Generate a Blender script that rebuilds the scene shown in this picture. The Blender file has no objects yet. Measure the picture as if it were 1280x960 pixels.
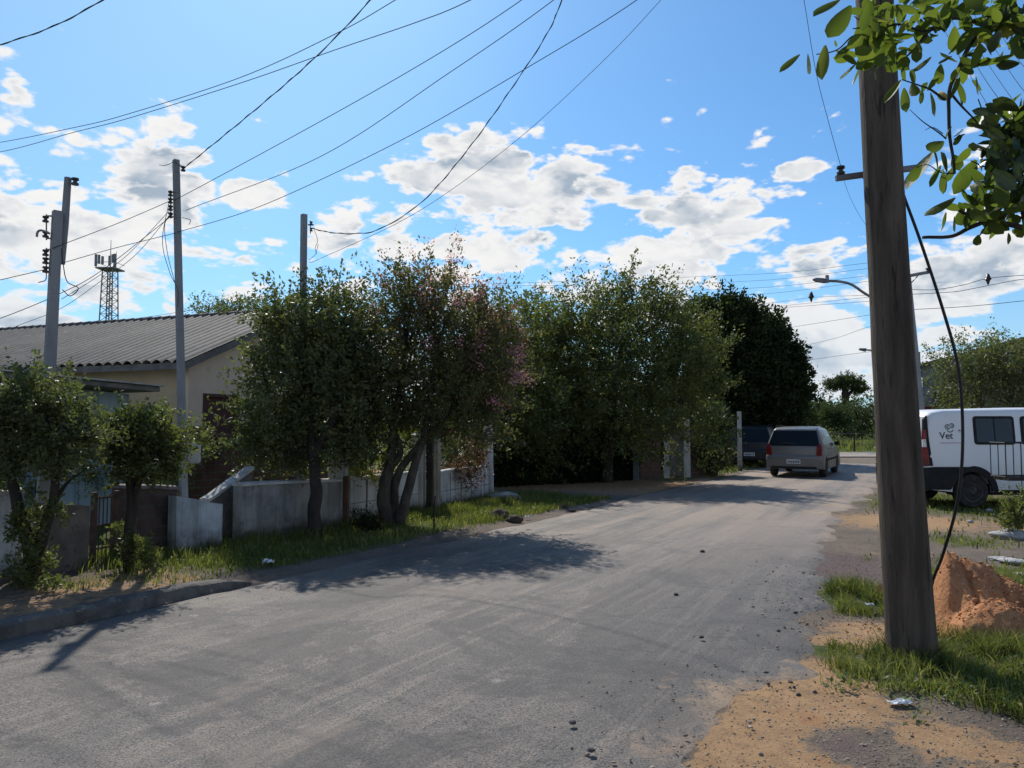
import bpy, bmesh, math, random
import numpy as np
from mathutils import Vector, Matrix, noise as mnoise
from mathutils.geometry import tessellate_polygon
C = bpy.data.collections.new('place'); bpy.context.scene.collection.children.link(C)
SC = bpy.context.scene
PI = math.pi; R = math.radians
# ------------------------------------------------------------------ camera
F = 950.0; PITCH = math.atan(52/950); CZ = 1.6
cam_d = bpy.data.cameras.new('camera'); cam_d.sensor_width = 36; cam_d.lens = F/1280*36
cam_d.clip_start = .05; cam_d.clip_end = 3000
cam = bpy.data.objects.new('camera', cam_d); C.objects.link(cam)
cam.location = (0, 0, CZ); cam.rotation_euler = (PI/2+PITCH, 0, 0); SC.camera = cam
def at(px, py, Y):
    a = (px-640)/F; b = (480-py)/F
    dy = math.cos(PITCH)-b*math.sin(PITCH); dz = math.sin(PITCH)+b*math.cos(PITCH)
    return Vector((a*Y/dy, Y, CZ+dz*Y/dy))
def gd(px, py, z=0.0):
    a = (px-640)/F; b = (480-py)/F
    dy = math.cos(PITCH)-b*math.sin(PITCH); dz = math.sin(PITCH)+b*math.cos(PITCH)
    k = (z-CZ)/dz
    return Vector((a*k, dy*k, z))
# ------------------------------------------------------------------ node helpers
def new_mat(name):
    m = bpy.data.materials.new(name); m.use_nodes = True
    nt = m.node_tree; nt.nodes.clear()
    return m, nt
class NT:
    def __init__(s, nt): s.nt = nt
    def n(s, typ, ins=None, **props):
        nd = s.nt.nodes.new(typ)
        for k, v in props.items(): setattr(nd, k, v)
        if ins:
            for k, v in ins.items():
                sock = nd.inputs[k]
                if isinstance(v, bpy.types.NodeSocket): s.nt.links.new(v, sock)
                else: sock.default_value = v
        return nd
    def m(s, op, a, b=0.0, c=0.0, clamp=False):
        nd = s.n('ShaderNodeMath', {0: a, 1: b, 2: c}, operation=op); nd.use_clamp = clamp
        return nd.outputs[0]
    def vm(s, op, a, b=(0,0,0)):
        return s.n('ShaderNodeVectorMath', {0: a, 1: b}, operation=op).outputs[0]
    def noise(s, vec, scale, detail=4, rough=.55, dist=0.0, out=0):
        return s.n('ShaderNodeTexNoise', {'Vector': vec, 'Scale': scale, 'Detail': detail, 'Roughness': rough, 'Distortion': dist}).outputs[out]
    def ss(s, v, a, b, lo=0.0, hi=1.0):
        nd = s.n('ShaderNodeMapRange', {'Value': v, 'From Min': a, 'From Max': b, 'To Min': lo, 'To Max': hi}, interpolation_type='SMOOTHSTEP')
        return nd.outputs[0]
    def mix(s, f, a, b, blend='MIX'):
        nd = s.n('ShaderNodeMix', None, data_type='RGBA', blend_type=blend)
        for i_, v in ((0, f), (6, a), (7, b)):
            sock = nd.inputs[i_]
            if isinstance(v, bpy.types.NodeSocket): s.nt.links.new(v, sock)
            elif isinstance(v, (int, float)) : sock.default_value = v if i_ == 0 else (v, v, v, 1)
            else: sock.default_value = (*v, 1) if len(v) == 3 else v
        return nd.outputs[2]
    def pos(s): return s.n('ShaderNodeNewGeometry').outputs['Position']
    def obj(s): return s.n('ShaderNodeTexCoord').outputs['Object']
    def out(s, bsdf): s.n('ShaderNodeOutputMaterial', {'Surface': bsdf})
def wear_mat(name, c1, c2, scale=3, rough=.8, bump=.2, bscale=40, c3=None, c3f=.5, stretch=(1,1,1), spec=.3, metallic=0.0, streaks=False, coat=0.0, base_dirt=False):
    m, nt = new_mat(name); N = NT(nt); p = N.vm('MULTIPLY', N.pos(), stretch)
    f = N.ss(N.noise(p, scale, 6, .6), .35, .65)
    col = N.mix(f, c1, c2)
    if c3 is not None:
        f3 = N.ss(N.noise(N.vm('ADD', p, (7.3, 2.1, 5.5)), scale*2.3, 7, .65), c3f, c3f+.12)
        col = N.mix(f3, col, c3)
    if streaks:
        q = N.vm('MULTIPLY', N.pos(), (9, 9, .7))
        col = N.mix(N.ss(N.noise(q, 1.0, 4, .6), .45, .75, 0, .75), col, tuple(x*.3 for x in c1))
    if base_dirt: col = N.mix(N.ss(N.m('ADD', N.n('ShaderNodeSeparateXYZ', {0: N.pos()}).outputs[2], N.m('MULTIPLY', N.noise(p, 6, 5, .6), .5)), .62, .30, 0, .8), col, (.055,.05,.036))
    h = N.noise(p, bscale, 5, .6)
    b = N.n('ShaderNodeBump', {'Height': h, 'Strength': bump, 'Distance': .02})
    bs = N.n('ShaderNodeBsdfPrincipled', {'Base Color': col, 'Roughness': rough, 'Specular IOR Level': spec, 'Metallic': metallic, 'Normal': b.outputs[0], 'Coat Weight': coat})
    N.out(bs.outputs[0]); return m
def leaf_mat(name, c1, c2, trans=.35, rough=.45, spec=.5, hue2=None, tcol=1.6):
    m, nt = new_mat(name); N = NT(nt)
    rnd = N.n('ShaderNodeNewGeometry').outputs['Random Per Island']
    clump = N.ss(N.noise(N.pos(), 1.6, 3), .35, .65)
    f = N.m('ADD', N.m('MULTIPLY', rnd, .55), N.m('MULTIPLY', clump, .45))
    col = N.mix(f, c1, c2)
    if hue2 is not None: col = N.mix(N.ss(rnd, .93, .97), col, hue2)
    bs = N.n('ShaderNodeBsdfPrincipled', {'Base Color': col, 'Roughness': rough, 'Specular IOR Level': spec})
    tc = N.mix(1.0, col, (tcol, tcol*1.05, tcol*.5), 'MULTIPLY')
    tr = N.n('ShaderNodeBsdfTranslucent', {'Color': tc})
    mx = N.n('ShaderNodeMixShader', {0: trans, 1: bs.outputs[0], 2: tr.outputs[0]})
    N.out(mx.outputs[0]); return m
def glass_mat(name, col=(.01,.013,.016), rough=.05):
    m, nt = new_mat(name); N = NT(nt)
    f = N.noise(N.pos(), 2.0, 3); c = N.mix(f, col, tuple(x*1.8 for x in col))
    N.out(N.n('ShaderNodeBsdfPrincipled', {'Base Color': c, 'Roughness': rough, 'Specular IOR Level': .3}).outputs[0]); return m
# ------------------------------------------------------------------ mesh helpers
def tag(o, label=None, cat=None, group=None, kind=None):
    if label: o['label'] = label
    if cat: o['category'] = cat
    if group: o['group'] = group
    if kind: o['kind'] = kind
    return o
WM = {}
def empty(name, loc, rz=0.0, label=None, cat=None, group=None):
    o = bpy.data.objects.new(name, None); C.objects.link(o)
    o.location = loc; o.rotation_euler = (0, 0, rz); o.empty_display_size = .2
    WM[o.name] = Matrix.Translation(Vector(loc)) @ Matrix.Rotation(rz, 4, 'Z')
    return tag(o, label, cat, group)
def link(name, me, parent=None, world=False, smooth=False):
    if parent is not None and world:
        me.transform(WM[parent.name].inverted())
    if smooth:
        me.shade_smooth()
        if smooth is not True: me.set_sharp_from_angle(angle=R(smooth))
    me.update()
    o = bpy.data.objects.new(name, me); C.objects.link(o)
    if parent is not None: o.parent = parent
    WM[o.name] = WM[parent.name] if parent is not None else Matrix.Identity(4)
    return o
def np_mesh(name, V, Fq, mat):
    me = bpy.data.meshes.new(name); V = np.asarray(V, dtype=np.float32); Fq = np.asarray(Fq, dtype=np.int32)
    me.vertices.add(len(V)); me.vertices.foreach_set('co', V.ravel())
    k = Fq.shape[1]
    me.loops.add(Fq.size); me.loops.foreach_set('vertex_index', Fq.ravel())
    me.polygons.add(len(Fq)); me.polygons.foreach_set('loop_start', np.arange(0, Fq.size, k, dtype=np.int32))
    me.polygons.foreach_set('loop_total', np.full(len(Fq), k, dtype=np.int32))
    me.materials.append(mat); me.update(calc_edges=True); return me
class MB:
    def __init__(s): s.v = []; s.f = []
    def add(s, vs, fs):
        b = len(s.v); s.v += [tuple(v) for v in vs]; s.f += [tuple(i+b for i in f) for f in fs]; return s
    def box(s, c, d, rz=0.0, M=None, taper=0.0):
        x, y, z = (k/2 for k in d); t = 1-taper
        vs = [Vector((sx*x*(t if sz > 0 else 1), sy*y*(t if sz > 0 else 1), sz*z)) for sz in (-1, 1) for sx, sy in ((-1,-1),(1,-1),(1,1),(-1,1))]
        Mr = (M if M is not None else Matrix.Rotation(rz, 3, 'Z'))
        return s.add([Mr @ v + Vector(c) for v in vs], [(3,2,1,0),(4,5,6,7),(0,1,5,4),(1,2,6,5),(2,3,7,6),(3,0,4,7)])
    def beam(s, a, b, w, h, up=Vector((0,0,1))):
        a = Vector(a); b = Vector(b); d = (b-a).normalized(); x = d.cross(up)
        if x.length < .01: x = d.cross(Vector((0,1,0)))
        x.normalize(); u = x.cross(d)
        vs = [p + x*sx*w/2 + u*su*h/2 for p in (a, b) for sx, su in ((-1,-1),(1,-1),(1,1),(-1,1))]
        return s.add(vs, [(3,2,1,0),(4,5,6,7),(0,1,5,4),(1,2,6,5),(2,3,7,6),(3,0,4,7)])
    def tube(s, pts, rad, n=8, caps=True):
        pts = [Vector(p) for p in pts]
        if not isinstance(rad, (list, tuple)): rad = [rad]*len(pts)
        prev = None; vs = []
        for i, p in enumerate(pts):
            d = (pts[min(i+1, len(pts)-1)]-pts[max(i-1, 0)])
            if d.length < 1e-6: d = Vector((0,0,1))
            d.normalize()
            if prev is None:
                x = d.cross(Vector((0,0,1)));
                if x.length < .1: x = d.cross(Vector((0,1,0)))
            else: x = prev - d*prev.dot(d)
            x.normalize(); prev = x; y = d.cross(x)
            for k in range(n):
                t = 2*PI*k/n; vs.append(p + (x*math.cos(t)+y*math.sin(t))*rad[i])
        fs = [(i*n+k, i*n+(k+1) % n, (i+1)*n+(k+1) % n, (i+1)*n+k) for i in range(len(pts)-1) for k in range(n)]
        if caps: fs += [tuple(range(n-1, -1, -1)), tuple((len(pts)-1)*n+k for k in range(n))]
        return s.add(vs, fs)
    def lathe(s, prof, c, n=20, axis='z'):
        vs = []
        for r, h in prof:
            for k in range(n):
                t = 2*PI*k/n; a, b = r*math.cos(t), r*math.sin(t)
                v = {'z': (a, b, h), 'x': (h, a, b), 'y': (a, h, b)}[axis]
                vs.append(Vector(v)+Vector(c))
        m = len(prof)
        return s.add(vs, [(i*n+k, i*n+(k+1) % n, (i+1)*n+(k+1) % n, (i+1)*n+k) for i in range(m-1) for k in range(n)] + [tuple(range(n-1,-1,-1)), tuple((m-1)*n+k for k in range(n))])
    def prism(s, poly, fn, d):
        """poly: 2D outline; fn(u,v,w)->3D; extruded between w=0 and w=d"""
        n = len(poly); tri = tessellate_polygon([[Vector((a, b, 0)) for a, b in poly]])
        vs = [fn(a, b, 0) for a, b in poly]+[fn(a, b, d) for a, b in poly]
        return s.add(vs, [tuple(t) for t in tri]+[tuple(i+n for i in reversed(t)) for t in tri]+[(i, (i+1) % n, (i+1) % n+n, i+n) for i in range(n)])
    def rough(s, amp, sc, seed=0):
        s.v = [tuple(Vector(v)+mnoise.noise_vector(Vector(v)*sc+Vector((seed, 0, 0)))*amp) for v in s.v]; return s
    def build(s, name, mat, parent=None, world=False, smooth=False, bevel=0.0, sub=None):
        me = bpy.data.meshes.new(name); me.from_pydata(s.v, [], s.f); me.materials.append(mat)
        bm = bmesh.new(); bm.from_mesh(me)
        bmesh.ops.recalc_face_normals(bm, faces=bm.faces)
        if bevel: bmesh.ops.bevel(bm, geom=[e for e in bm.edges if len(e.link_faces) == 2 and e.calc_face_angle(0) > .6], offset=bevel, segments=2, affect='EDGES')
        bm.to_mesh(me); bm.free()
        return link(name, me, parent, world, smooth)
def copy_tree(o, parent=None):
    c = o.copy(); C.objects.link(c)
    if parent is not None: c.parent = parent
    for ch in list(o.children): copy_tree(ch, c)
    return c
def catmull(pts, k=6):
    pts = [Vector(p) for p in pts]; P = [pts[0]*2-pts[1]]+pts+[pts[-1]*2-pts[-2]]; out = []
    for i in range(1, len(P)-2):
        for j in range(k):
            t = j/k; a, b, c, d = P[i-1], P[i], P[i+1], P[i+2]
            out.append(.5*((2*b)+(c-a)*t+(2*a-5*b+4*c-d)*t*t+(3*b-a-3*c+d)*t*t*t))
    out.append(pts[-1]); return out
# ------------------------------------------------------------------ numpy noise
def _hash(ix, iy, s):
    h = (ix.astype(np.int64)*374761393+iy.astype(np.int64)*668265263+s*69069) & 0xffffffff
    h = ((h ^ (h >> 13))*1274126177) & 0xffffffff
    return ((h ^ (h >> 16)) & 0xffff)/65535.0
def vn(x, y, s=0):
    x = np.asarray(x, float); y = np.asarray(y, float)
    ix = np.floor(x); iy = np.floor(y); fx = x-ix; fy = y-iy; fx = fx*fx*(3-2*fx); fy = fy*fy*(3-2*fy)
    a = _hash(ix, iy, s); b = _hash(ix+1, iy, s); c = _hash(ix, iy+1, s); d = _hash(ix+1, iy+1, s)
    return (a*(1-fx)+b*fx)*(1-fy)+(c*(1-fx)+d*fx)*fy
def fbm(x, y, s=0, o=4):
    t = 0; a = .5
    for i in range(o): t = t+a*vn(x, y, s+i*17); x = x*2.03+3.1; y = y*2.03+1.7; a *= .5
    return t/(1-.5**o)
def sstep(a, b, v): t = np.clip((v-a)/(b-a), 0, 1); return t*t*(3-2*t)
U = Vector((.5, .8660254, 0)); Nn = Vector((.8660254, -.5, 0))   # along the road, to its right
def st(s, t, z=0.0): return Vector((U.x*s+Nn.x*t, U.y*s+Nn.y*t, z))
def edge_l(s): return -6.15+.18*(vn(s*.9, 0*s, 3)-.5)+.12*(vn(s*3.1, 0*s, 4)-.5)
def edge_r(s): return -.88-.72*sstep(6.5, 14, s)+.22*(vn(s*.55, 0*s+4, 5)-.5)+.26*(vn(s*1.9, 0*s, 6)-.5)+.14*(vn(s*6, 0*s, 9)-.5)
def zg(x, y):
    x = np.asarray(x, float); y = np.asarray(y, float); s = .5*x+.8660254*y; t = .8660254*x-.5*y
    z = .05*(fbm(x*.9, y*.9, 11)-.5)+.035*(fbm(x*4, y*4, 12, 3)-.5)
    d = np.hypot(x, y); z = z*np.clip(1.2-d/60, .1, 1)
    z = z+.09*sstep(-6.2, -6.5, t)*(1-.6*sstep(5.2, 6.5, s))*(1-sstep(14, 17, s))
    z = z+.03*sstep(-.9, -.2, t)*(1-sstep(8, 14, s))
    inr = sstep(edge_l(s)+.05, edge_l(s)+.25, t)*(1-sstep(edge_r(s)-.45, edge_r(s)-.12, t))*(1-sstep(33, 35, s))*sstep(-8, -7, s)
    cr = sstep(38.6, 39, y)*(1-sstep(45, 45.4, y))*sstep(-30,-28,x)
    return z*(1-inr)*(1-cr)-.06*np.maximum(inr, cr)
def zg1(x, y): return float(zg(np.array([x]), np.array([y]))[0])
def on(p, dz=0.0): return Vector((p[0], p[1], zg1(p[0], p[1])+dz))
# ------------------------------------------------------------------ sky and sun
SUN_AZ = R(-16); SUN_EL = R(46)
sun_dir = Vector((math.sin(SUN_AZ)*math.cos(SUN_EL), math.cos(SUN_AZ)*math.cos(SUN_EL), math.sin(SUN_EL)))
ld = bpy.data.lights.new('sun', 'SUN'); ld.energy = 4.6; ld.angle = R(.7); ld.color = (1, .95, .86)
sun = bpy.data.objects.new('sun', ld); C.objects.link(sun); sun.rotation_euler = sun_dir.to_track_quat('Z', 'Y').to_euler()
W = bpy.data.worlds.new('World'); SC.world = W; W.use_nodes = True; W.node_tree.nodes.clear(); W.cycles.sampling_method = 'NONE'; N = NT(W.node_tree)
sky = N.n('ShaderNodeTexSky', sky_type='NISHITA'); sky.sun_disc = False; sky.sun_elevation = SUN_EL; sky.sun_rotation = SUN_AZ
sky.air_density = 1.0; sky.dust_density = .6; sky.ozone_density = 2.0
D = N.n('ShaderNodeTexCoord').outputs['Generated']
sep = N.n('ShaderNodeSeparateXYZ', {0: D})
az = N.m('ARCTAN2', sep.outputs[0], sep.outputs[1]); el = N.m('ARCSINE', sep.outputs[2])
Dw = N.vm('MULTIPLY', D, (1, 1, 1.9))
warp = N.noise(Dw, 5, 2, .5, 0, 1)
Dd = N.vm('ADD', Dw, N.vm('MULTIPLY', N.vm('SUBTRACT', warp, (.5,.5,.5)), (.07,.07,.07)))
# (direction azimuth deg, elevation deg, half sizes, strength): the cumulus banks of the afternoon sky
def ae(px, py): return math.degrees(math.atan((px-640)/F)), math.degrees(math.atan((532-py)/F*math.cos(math.atan((px-640)/F))))
blobs = []
for px, py, rx, ry, a in ((600,225,105,55,.34),(700,235,90,45,.30),(560,300,160,38,.22),(180,225,60,46,.36),(95,182,28,14,.24),(0,110,22,40,.3),(20,275,110,48,.30),(320,240,46,26,.25),(440,290,100,40,.2),
                          (870,255,85,48,.27),(860,310,110,40,.24),(1020,203,42,13,.32),(1000,330,90,25,.2),(1200,340,110,35,.25),(300,330,200,24,.12),(1040,445,70,40,.28),(240,190,22,14,.16),(960,285,50,18,.2),
                          (0,395,50,12,.25),(960,385,60,16,.2),(1270,355,110,30,.2)):
    A, E = ae(px, py); k = .0603
    blobs.append((A, E, rx*k, ry*k, a))
for A, E, ra, re, a in ((60, 15, 22, 8, .28), (-60, 14, 20, 9, .28), (100, 18, 26, 9, .3), (-110, 20, 30, 9, .3), (160, 22, 25, 10, .3), (-165, 16, 20, 8, .28)): blobs.append((A, E, ra, re, a))
mask = None
for A, E, ra, re, a in blobs:
    da = N.m('DIVIDE', N.m('SUBTRACT', az, R(A)), R(ra)); de = N.m('DIVIDE', N.m('SUBTRACT', el, R(E)), R(re))
    q = N.m('ADD', N.m('MULTIPLY', da, da), N.m('MULTIPLY', de, de))
    g = N.m('MULTIPLY', N.m('EXPONENT', N.m('MULTIPLY', q, -.9)), a)
    mask = g if mask is None else N.m('MAXIMUM', mask, g)
band = N.m('MULTIPLY', N.ss(el, R(15.5), R(8)), .115)            # general low cloud layer
band = N.m('ADD', band, N.m('MULTIPLY', N.ss(el, R(17), R(30)), -.16))
mask = N.m('ADD', mask, band)
def cl(vec):
    big = N.noise(vec, 6.5, 2, .5); fine = N.noise(vec, 21, 6, .66)
    vo = N.n('ShaderNodeTexVoronoi', {'Vector': N.vm('MULTIPLY', vec, (1, 1, 1.15)), 'Scale': 15.0, 'Detail': 2.5, 'Roughness': .55, 'Lacunarity': 2.2}, feature='F1')
    puff = N.m('SUBTRACT', .98, N.m('MULTIPLY', vo.outputs['Distance'], 1.0))
    return N.m('ADD', N.m('ADD', N.m('MULTIPLY', big, .36), N.m('MULTIPLY', fine, .36)), N.m('MULTIPLY', puff, .28))
d0 = cl(Dd); d1 = cl(N.vm('ADD', Dd, (sun_dir.x*.028, 0, .05)))
dens = N.m('ADD', N.m('SUBTRACT', d0, .487), mask)
cover = N.ss(dens, -.03, .06)
thick = N.ss(dens, .025, .16)
def clb(vec): return N.m('ADD', N.m('MULTIPLY', N.noise(vec, 6.5, 1, .5), .5), N.m('MULTIPLY', N.noise(vec, 17, 4, .5), .5))
lit = N.ss(N.m('SUBTRACT', clb(Dd), clb(N.vm('ADD', Dd, (sun_dir.x*.05, 0, .07)))), -.10, .07)
litf = N.ss(N.m('SUBTRACT', d0, d1), -.10, .10)
sh = N.m('MULTIPLY', thick, N.m('SUBTRACT', 1.05, N.m('ADD', N.m('MULTIPLY', lit, .55), N.m('MULTIPLY', litf, .42))))
sh = N.m('MULTIPLY', sh, N.ss(N.noise(Dd, 9, 3), .38, .6, .45, 1.25), clamp=True)
ccol = N.mix(sh, (1.02, 1.01, 1.0), (.42, .51, .62))
hz = N.ss(el, R(14), R(0)); ccol = N.mix(N.m('MULTIPLY', hz, .5), ccol, (.66, .79, .92))
glow = N.ss(N.m('ADD', N.m('MULTIPLY', N.m('ABSOLUTE', N.m('SUBTRACT', az, SUN_AZ)), 1.0), N.m('MULTIPLY', N.m('ABSOLUTE', N.m('SUBTRACT', el, SUN_EL)), 1.0)), R(62), R(12), 0, .0)
skyc = N.mix(1.0, sky.outputs[0], (.62, 1.02, 1.30), 'MULTIPLY')
hzf = N.m('MULTIPLY', N.ss(el, R(13), R(1)), .55)
skyc = N.mix(hzf, skyc, (5.0, 6.9, 8.6))
gl = N.ss(N.m('ADD', N.m('POWER', N.m('MULTIPLY', N.m('SUBTRACT', az, R(-30)), 1.0), 2.0), N.m('POWER', N.m('SUBTRACT', el, R(34)), 2.0)), .40, .0)
skyc = N.mix(N.m('MULTIPLY', gl, .30), skyc, (5.2, 8.0, 9.6))
bg1 = N.n('ShaderNodeBackground', {'Color': skyc, 'Strength': .105})
bg2 = N.n('ShaderNodeBackground', {'Color': ccol, 'Strength': .92})
cov = N.m('MULTIPLY', cover, N.ss(el, R(-1), R(1.0)))
mx = N.n('ShaderNodeMixShader', {0: cov, 1: bg1.outputs[0], 2: bg2.outputs[0]})
N.n('ShaderNodeOutputWorld', {'Surface': mx.outputs[0]})
SC.view_settings.view_transform = 'Standard'; SC.view_settings.look = 'None'; SC.view_settings.exposure = 0; SC.view_settings.gamma = 1
SC.render.engine = 'CYCLES'; SC.cycles.max_bounces = 4; SC.cycles.diffuse_bounces = 3; SC.cycles.glossy_bounces = 2; SC.cycles.transmission_bounces = 3; SC.cycles.transparent_max_bounces = 8; SC.cycles.use_denoising = True
SC.render.film_transparent = False
# ------------------------------------------------------------------ ground and road
def ground_mat():
    m, nt = new_mat('ground soil and turf'); N = NT(nt); p = N.pos()
    at_ = N.n('ShaderNodeAttribute', attribute_name='zones'); sp = N.n('ShaderNodeSeparateColor', {0: at_.outputs['Color']})
    n1 = N.noise(p, 1.7, 6, .6); n2 = N.noise(p, 9, 6, .65); n3 = N.noise(p, 60, 5, .7); n4 = N.noise(p, 260, 3, .6)
    soil = N.mix(N.ss(n1, .35, .65), (.17,.138,.112), (.27,.215,.165))
    soil = N.mix(N.ss(n3, .42, .62), soil, (.115,.095,.08))
    soil = N.mix(N.ss(n4, .55, .75, 0, .8), soil, (.42,.36,.30))
    sandc = N.mix(N.ss(n2, .35, .65), (.52,.325,.175), (.40,.25,.14)); sandc = N.mix(N.ss(n3, .5, .7, 0, .7), sandc, (.33,.21,.12))
    sandc = N.mix(N.ss(n1, .55, .7, 0, .5), sandc, (.42,.18,.075))
    turf = N.mix(N.ss(n2, .35, .65), (.045,.075,.018), (.10,.125,.03)); turf = N.mix(N.ss(n3, .5, .7, 0, .7), turf, (.13,.12,.05))
    br = N.m('MULTIPLY', N.m('SUBTRACT', N.m('ADD', N.m('MULTIPLY', n2, .6), N.m('MULTIPLY', n3, .4)), .5), 2.4)
    fs = N.ss(N.m('ADD', sp.outputs[0], br), .35, .6); fg = N.ss(N.m('ADD', sp.outputs[1], br), .38, .62); fr = N.ss(N.m('ADD', sp.outputs[2], br), .35, .6)
    redg = N.mix(N.ss(n4, .4, .6), (.10,.078,.075), (.24,.175,.16))
    col = N.mix(fr, soil, redg); col = N.mix(fs, col, sandc); col = N.mix(fg, col, turf)
    h = N.m('ADD', N.m('MULTIPLY', n3, .6), N.m('MULTIPLY', n4, .4))
    b = N.n('ShaderNodeBump', {'Height': h, 'Strength': .9, 'Distance': .035})
    N.out(N.n('ShaderNodeBsdfPrincipled', {'Base Color': col, 'Roughness': .95, 'Specular IOR Level': .15, 'Normal': b.outputs[0]}).outputs[0]); return m
def road_mat():
    m, nt = new_mat('worn dusty asphalt'); N = NT(nt); p = N.pos()
    rot = N.n('ShaderNodeVectorRotate', {'Vector': p, 'Angle': R(60)}, rotation_type='Z_AXIS', invert=True).outputs[0]   # x along road
    ed = N.n('ShaderNodeAttribute', attribute_name='edge').outputs['Fac']
    strk = N.vm('MULTIPLY', rot, (.10, 1.1, 1)); n0 = N.noise(strk, 1.3, 5, .6, .4); nf = N.noise(N.vm('MULTIPLY', rot, (.22, 5, 1)), 1.5, 6, .65, .3)
    n1 = N.noise(p, .9, 6, .62); n2 = N.noise(p, 7, 6, .65); n3 = N.noise(p, 45, 4, .7)
    vor = N.n('ShaderNodeTexVoronoi', {'Vector': p, 'Scale': 85.0, 'Randomness': 1.0}); vd = vor.outputs['Distance']; vc = N.n('ShaderNodeSeparateColor', {0: vor.outputs['Color']}).outputs[0]
    vor2 = N.n('ShaderNodeTexVoronoi', {'Vector': p, 'Scale': 120.0}); v2 = vor2.outputs['Distance']
    base = N.mix(N.ss(n1, .3, .7), (.122,.108,.096), (.20,.176,.155))
    base = N.mix(N.ss(n0, .44, .56, 0, .85), base, (.22,.186,.158))
    base = N.mix(N.ss(nf, .50, .60, 0, .75), base, (.31,.255,.21))
    base = N.mix(N.ss(n2, .55, .72, 0, .5), base, (.09,.088,.09))
    stone = N.m('MULTIPLY', N.ss(vd, .55, .2), N.ss(vc, .35, .95))
    base = N.mix(N.m('MULTIPLY', stone, .55), base, (.36,.31,.265)); base = N.mix(N.ss(vd, .48, .75, 0, .75), base, (.045,.044,.046))
    base = N.mix(N.ss(N.noise(p, .55, 6, .75, .5), .50, .56, 0, .6), base, (.070,.065,.062)); base = N.mix(N.ss(N.noise(N.vm('MULTIPLY', rot, (.5, 1, 1)), 1.1, 7, .7), .54, .66, 0, .5), base, (.30,.235,.18))
    gn = N.noise(p, 95, 3, .85); base = N.mix(N.ss(gn, .60, .70, 0, .8), base, (.36,.32,.28)); base = N.mix(N.ss(gn, .40, .30, 0, .8), base, (.035,.032,.031))
    base = N.mix(N.ss(v2, .5, .8, 0, .4), base, (.06,.058,.06))
    base = N.mix(N.ss(N.noise(p, 3.3, 8, .75), .63, .68, 0, .55), base, (.36,.34,.32))
    pc = N.vm('ADD', p, N.vm('MULTIPLY', N.vm('SUBTRACT', N.noise(p, 2.5, 5, .7, 0, 1), (.5,.5,.5)), (.7,.7,0)))
    ck = N.n('ShaderNodeTexVoronoi', {'Vector': N.vm('MULTIPLY', pc, (1,1,0)), 'Scale': .8}, feature='DISTANCE_TO_EDGE').outputs['Distance']
    ckm = N.m('MULTIPLY', N.ss(ck, .016, .004), N.ss(N.noise(p, .45, 3), .5, .58))
    base = N.mix(N.m('MULTIPLY', ckm, .22), base, (.03,.028,.027))
    pat = N.n('ShaderNodeTexVoronoi', {'Vector': N.vm('MULTIPLY', N.vm('ADD', rot, N.vm('MULTIPLY', N.noise(p, 3, 4, .6, 0, 1), (.5,.5,0))), (.35,.8,0)), 'Scale': .7}).outputs['Color']
    base = N.mix(N.ss(N.n('ShaderNodeSeparateColor', {0: pat}).outputs[0], .74, .76, 0, .38), base, (.06,.057,.056))
    dust = N.mix(N.ss(n1, .4, .65), (.30,.215,.15), (.42,.285,.17)); dust = N.mix(N.ss(n3, .45, .65), dust, (.20,.15,.115))
    far = N.ss(N.n('ShaderNodeSeparateXYZ', {0: p}).outputs[1], 7.0, 14.0, 0, .8)
    base = N.mix(N.m('MULTIPLY', far, N.ss(n0, .3, .6)), base, (.31,.235,.18))
    fd = N.ss(N.m('ADD', ed, N.m('ADD', N.m('MULTIPLY', N.m('SUBTRACT', n2, .5), 1.1), N.m('MULTIPLY', N.m('SUBTRACT', n1, .5), 1.2))), .45, .75)
    fd = N.m('MULTIPLY', fd, .85)
    col = N.mix(fd, base, dust)
    h = N.m('ADD', N.m('MULTIPLY', N.noise(p, 150, 3, .7), 1.2), N.m('MULTIPLY', n3, .8)); h = N.m('SUBTRACT', N.m('ADD', h, N.m('MULTIPLY', n2, 1.5)), N.m('MULTIPLY', ckm, .4))
    b = N.n('ShaderNodeBump', {'Height': h, 'Strength': .8, 'Distance': .012})
    N.out(N.n('ShaderNodeBsdfPrincipled', {'Base Color': col, 'Roughness': .62, 'Specular IOR Level': .38, 'Normal': b.outputs[0]}).outputs[0]); return m
def geo(a, n, r): 
    out = []; st_ = a
    for i in range(n): out.append(st_); st_ *= r
    return np.cumsum(out)
xs = np.concatenate([-8-geo(.12, 62, 1.115)[::-1], np.arange(-8, 9, .065), 9+geo(.07, 70, 1.11)])
ys = np.concatenate([-geo(.5, 12, 1.5)[::-1]+1, np.arange(1, 9, .055), np.arange(9, 26, .12), 26+geo(.15, 62, 1.105)])
X, Y = np.meshgrid(xs, ys); Z = zg(X, Y)
nx, ny = len(xs), len(ys); ii = (np.arange(ny-1)[:, None]*nx+np.arange(nx-1)[None, :]).ravel()
gme = np_mesh('ground', np.stack([X.ravel(), Y.ravel(), Z.ravel()], 1), np.stack([ii, ii+1, ii+1+nx, ii+nx], 1), ground_mat())
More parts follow.
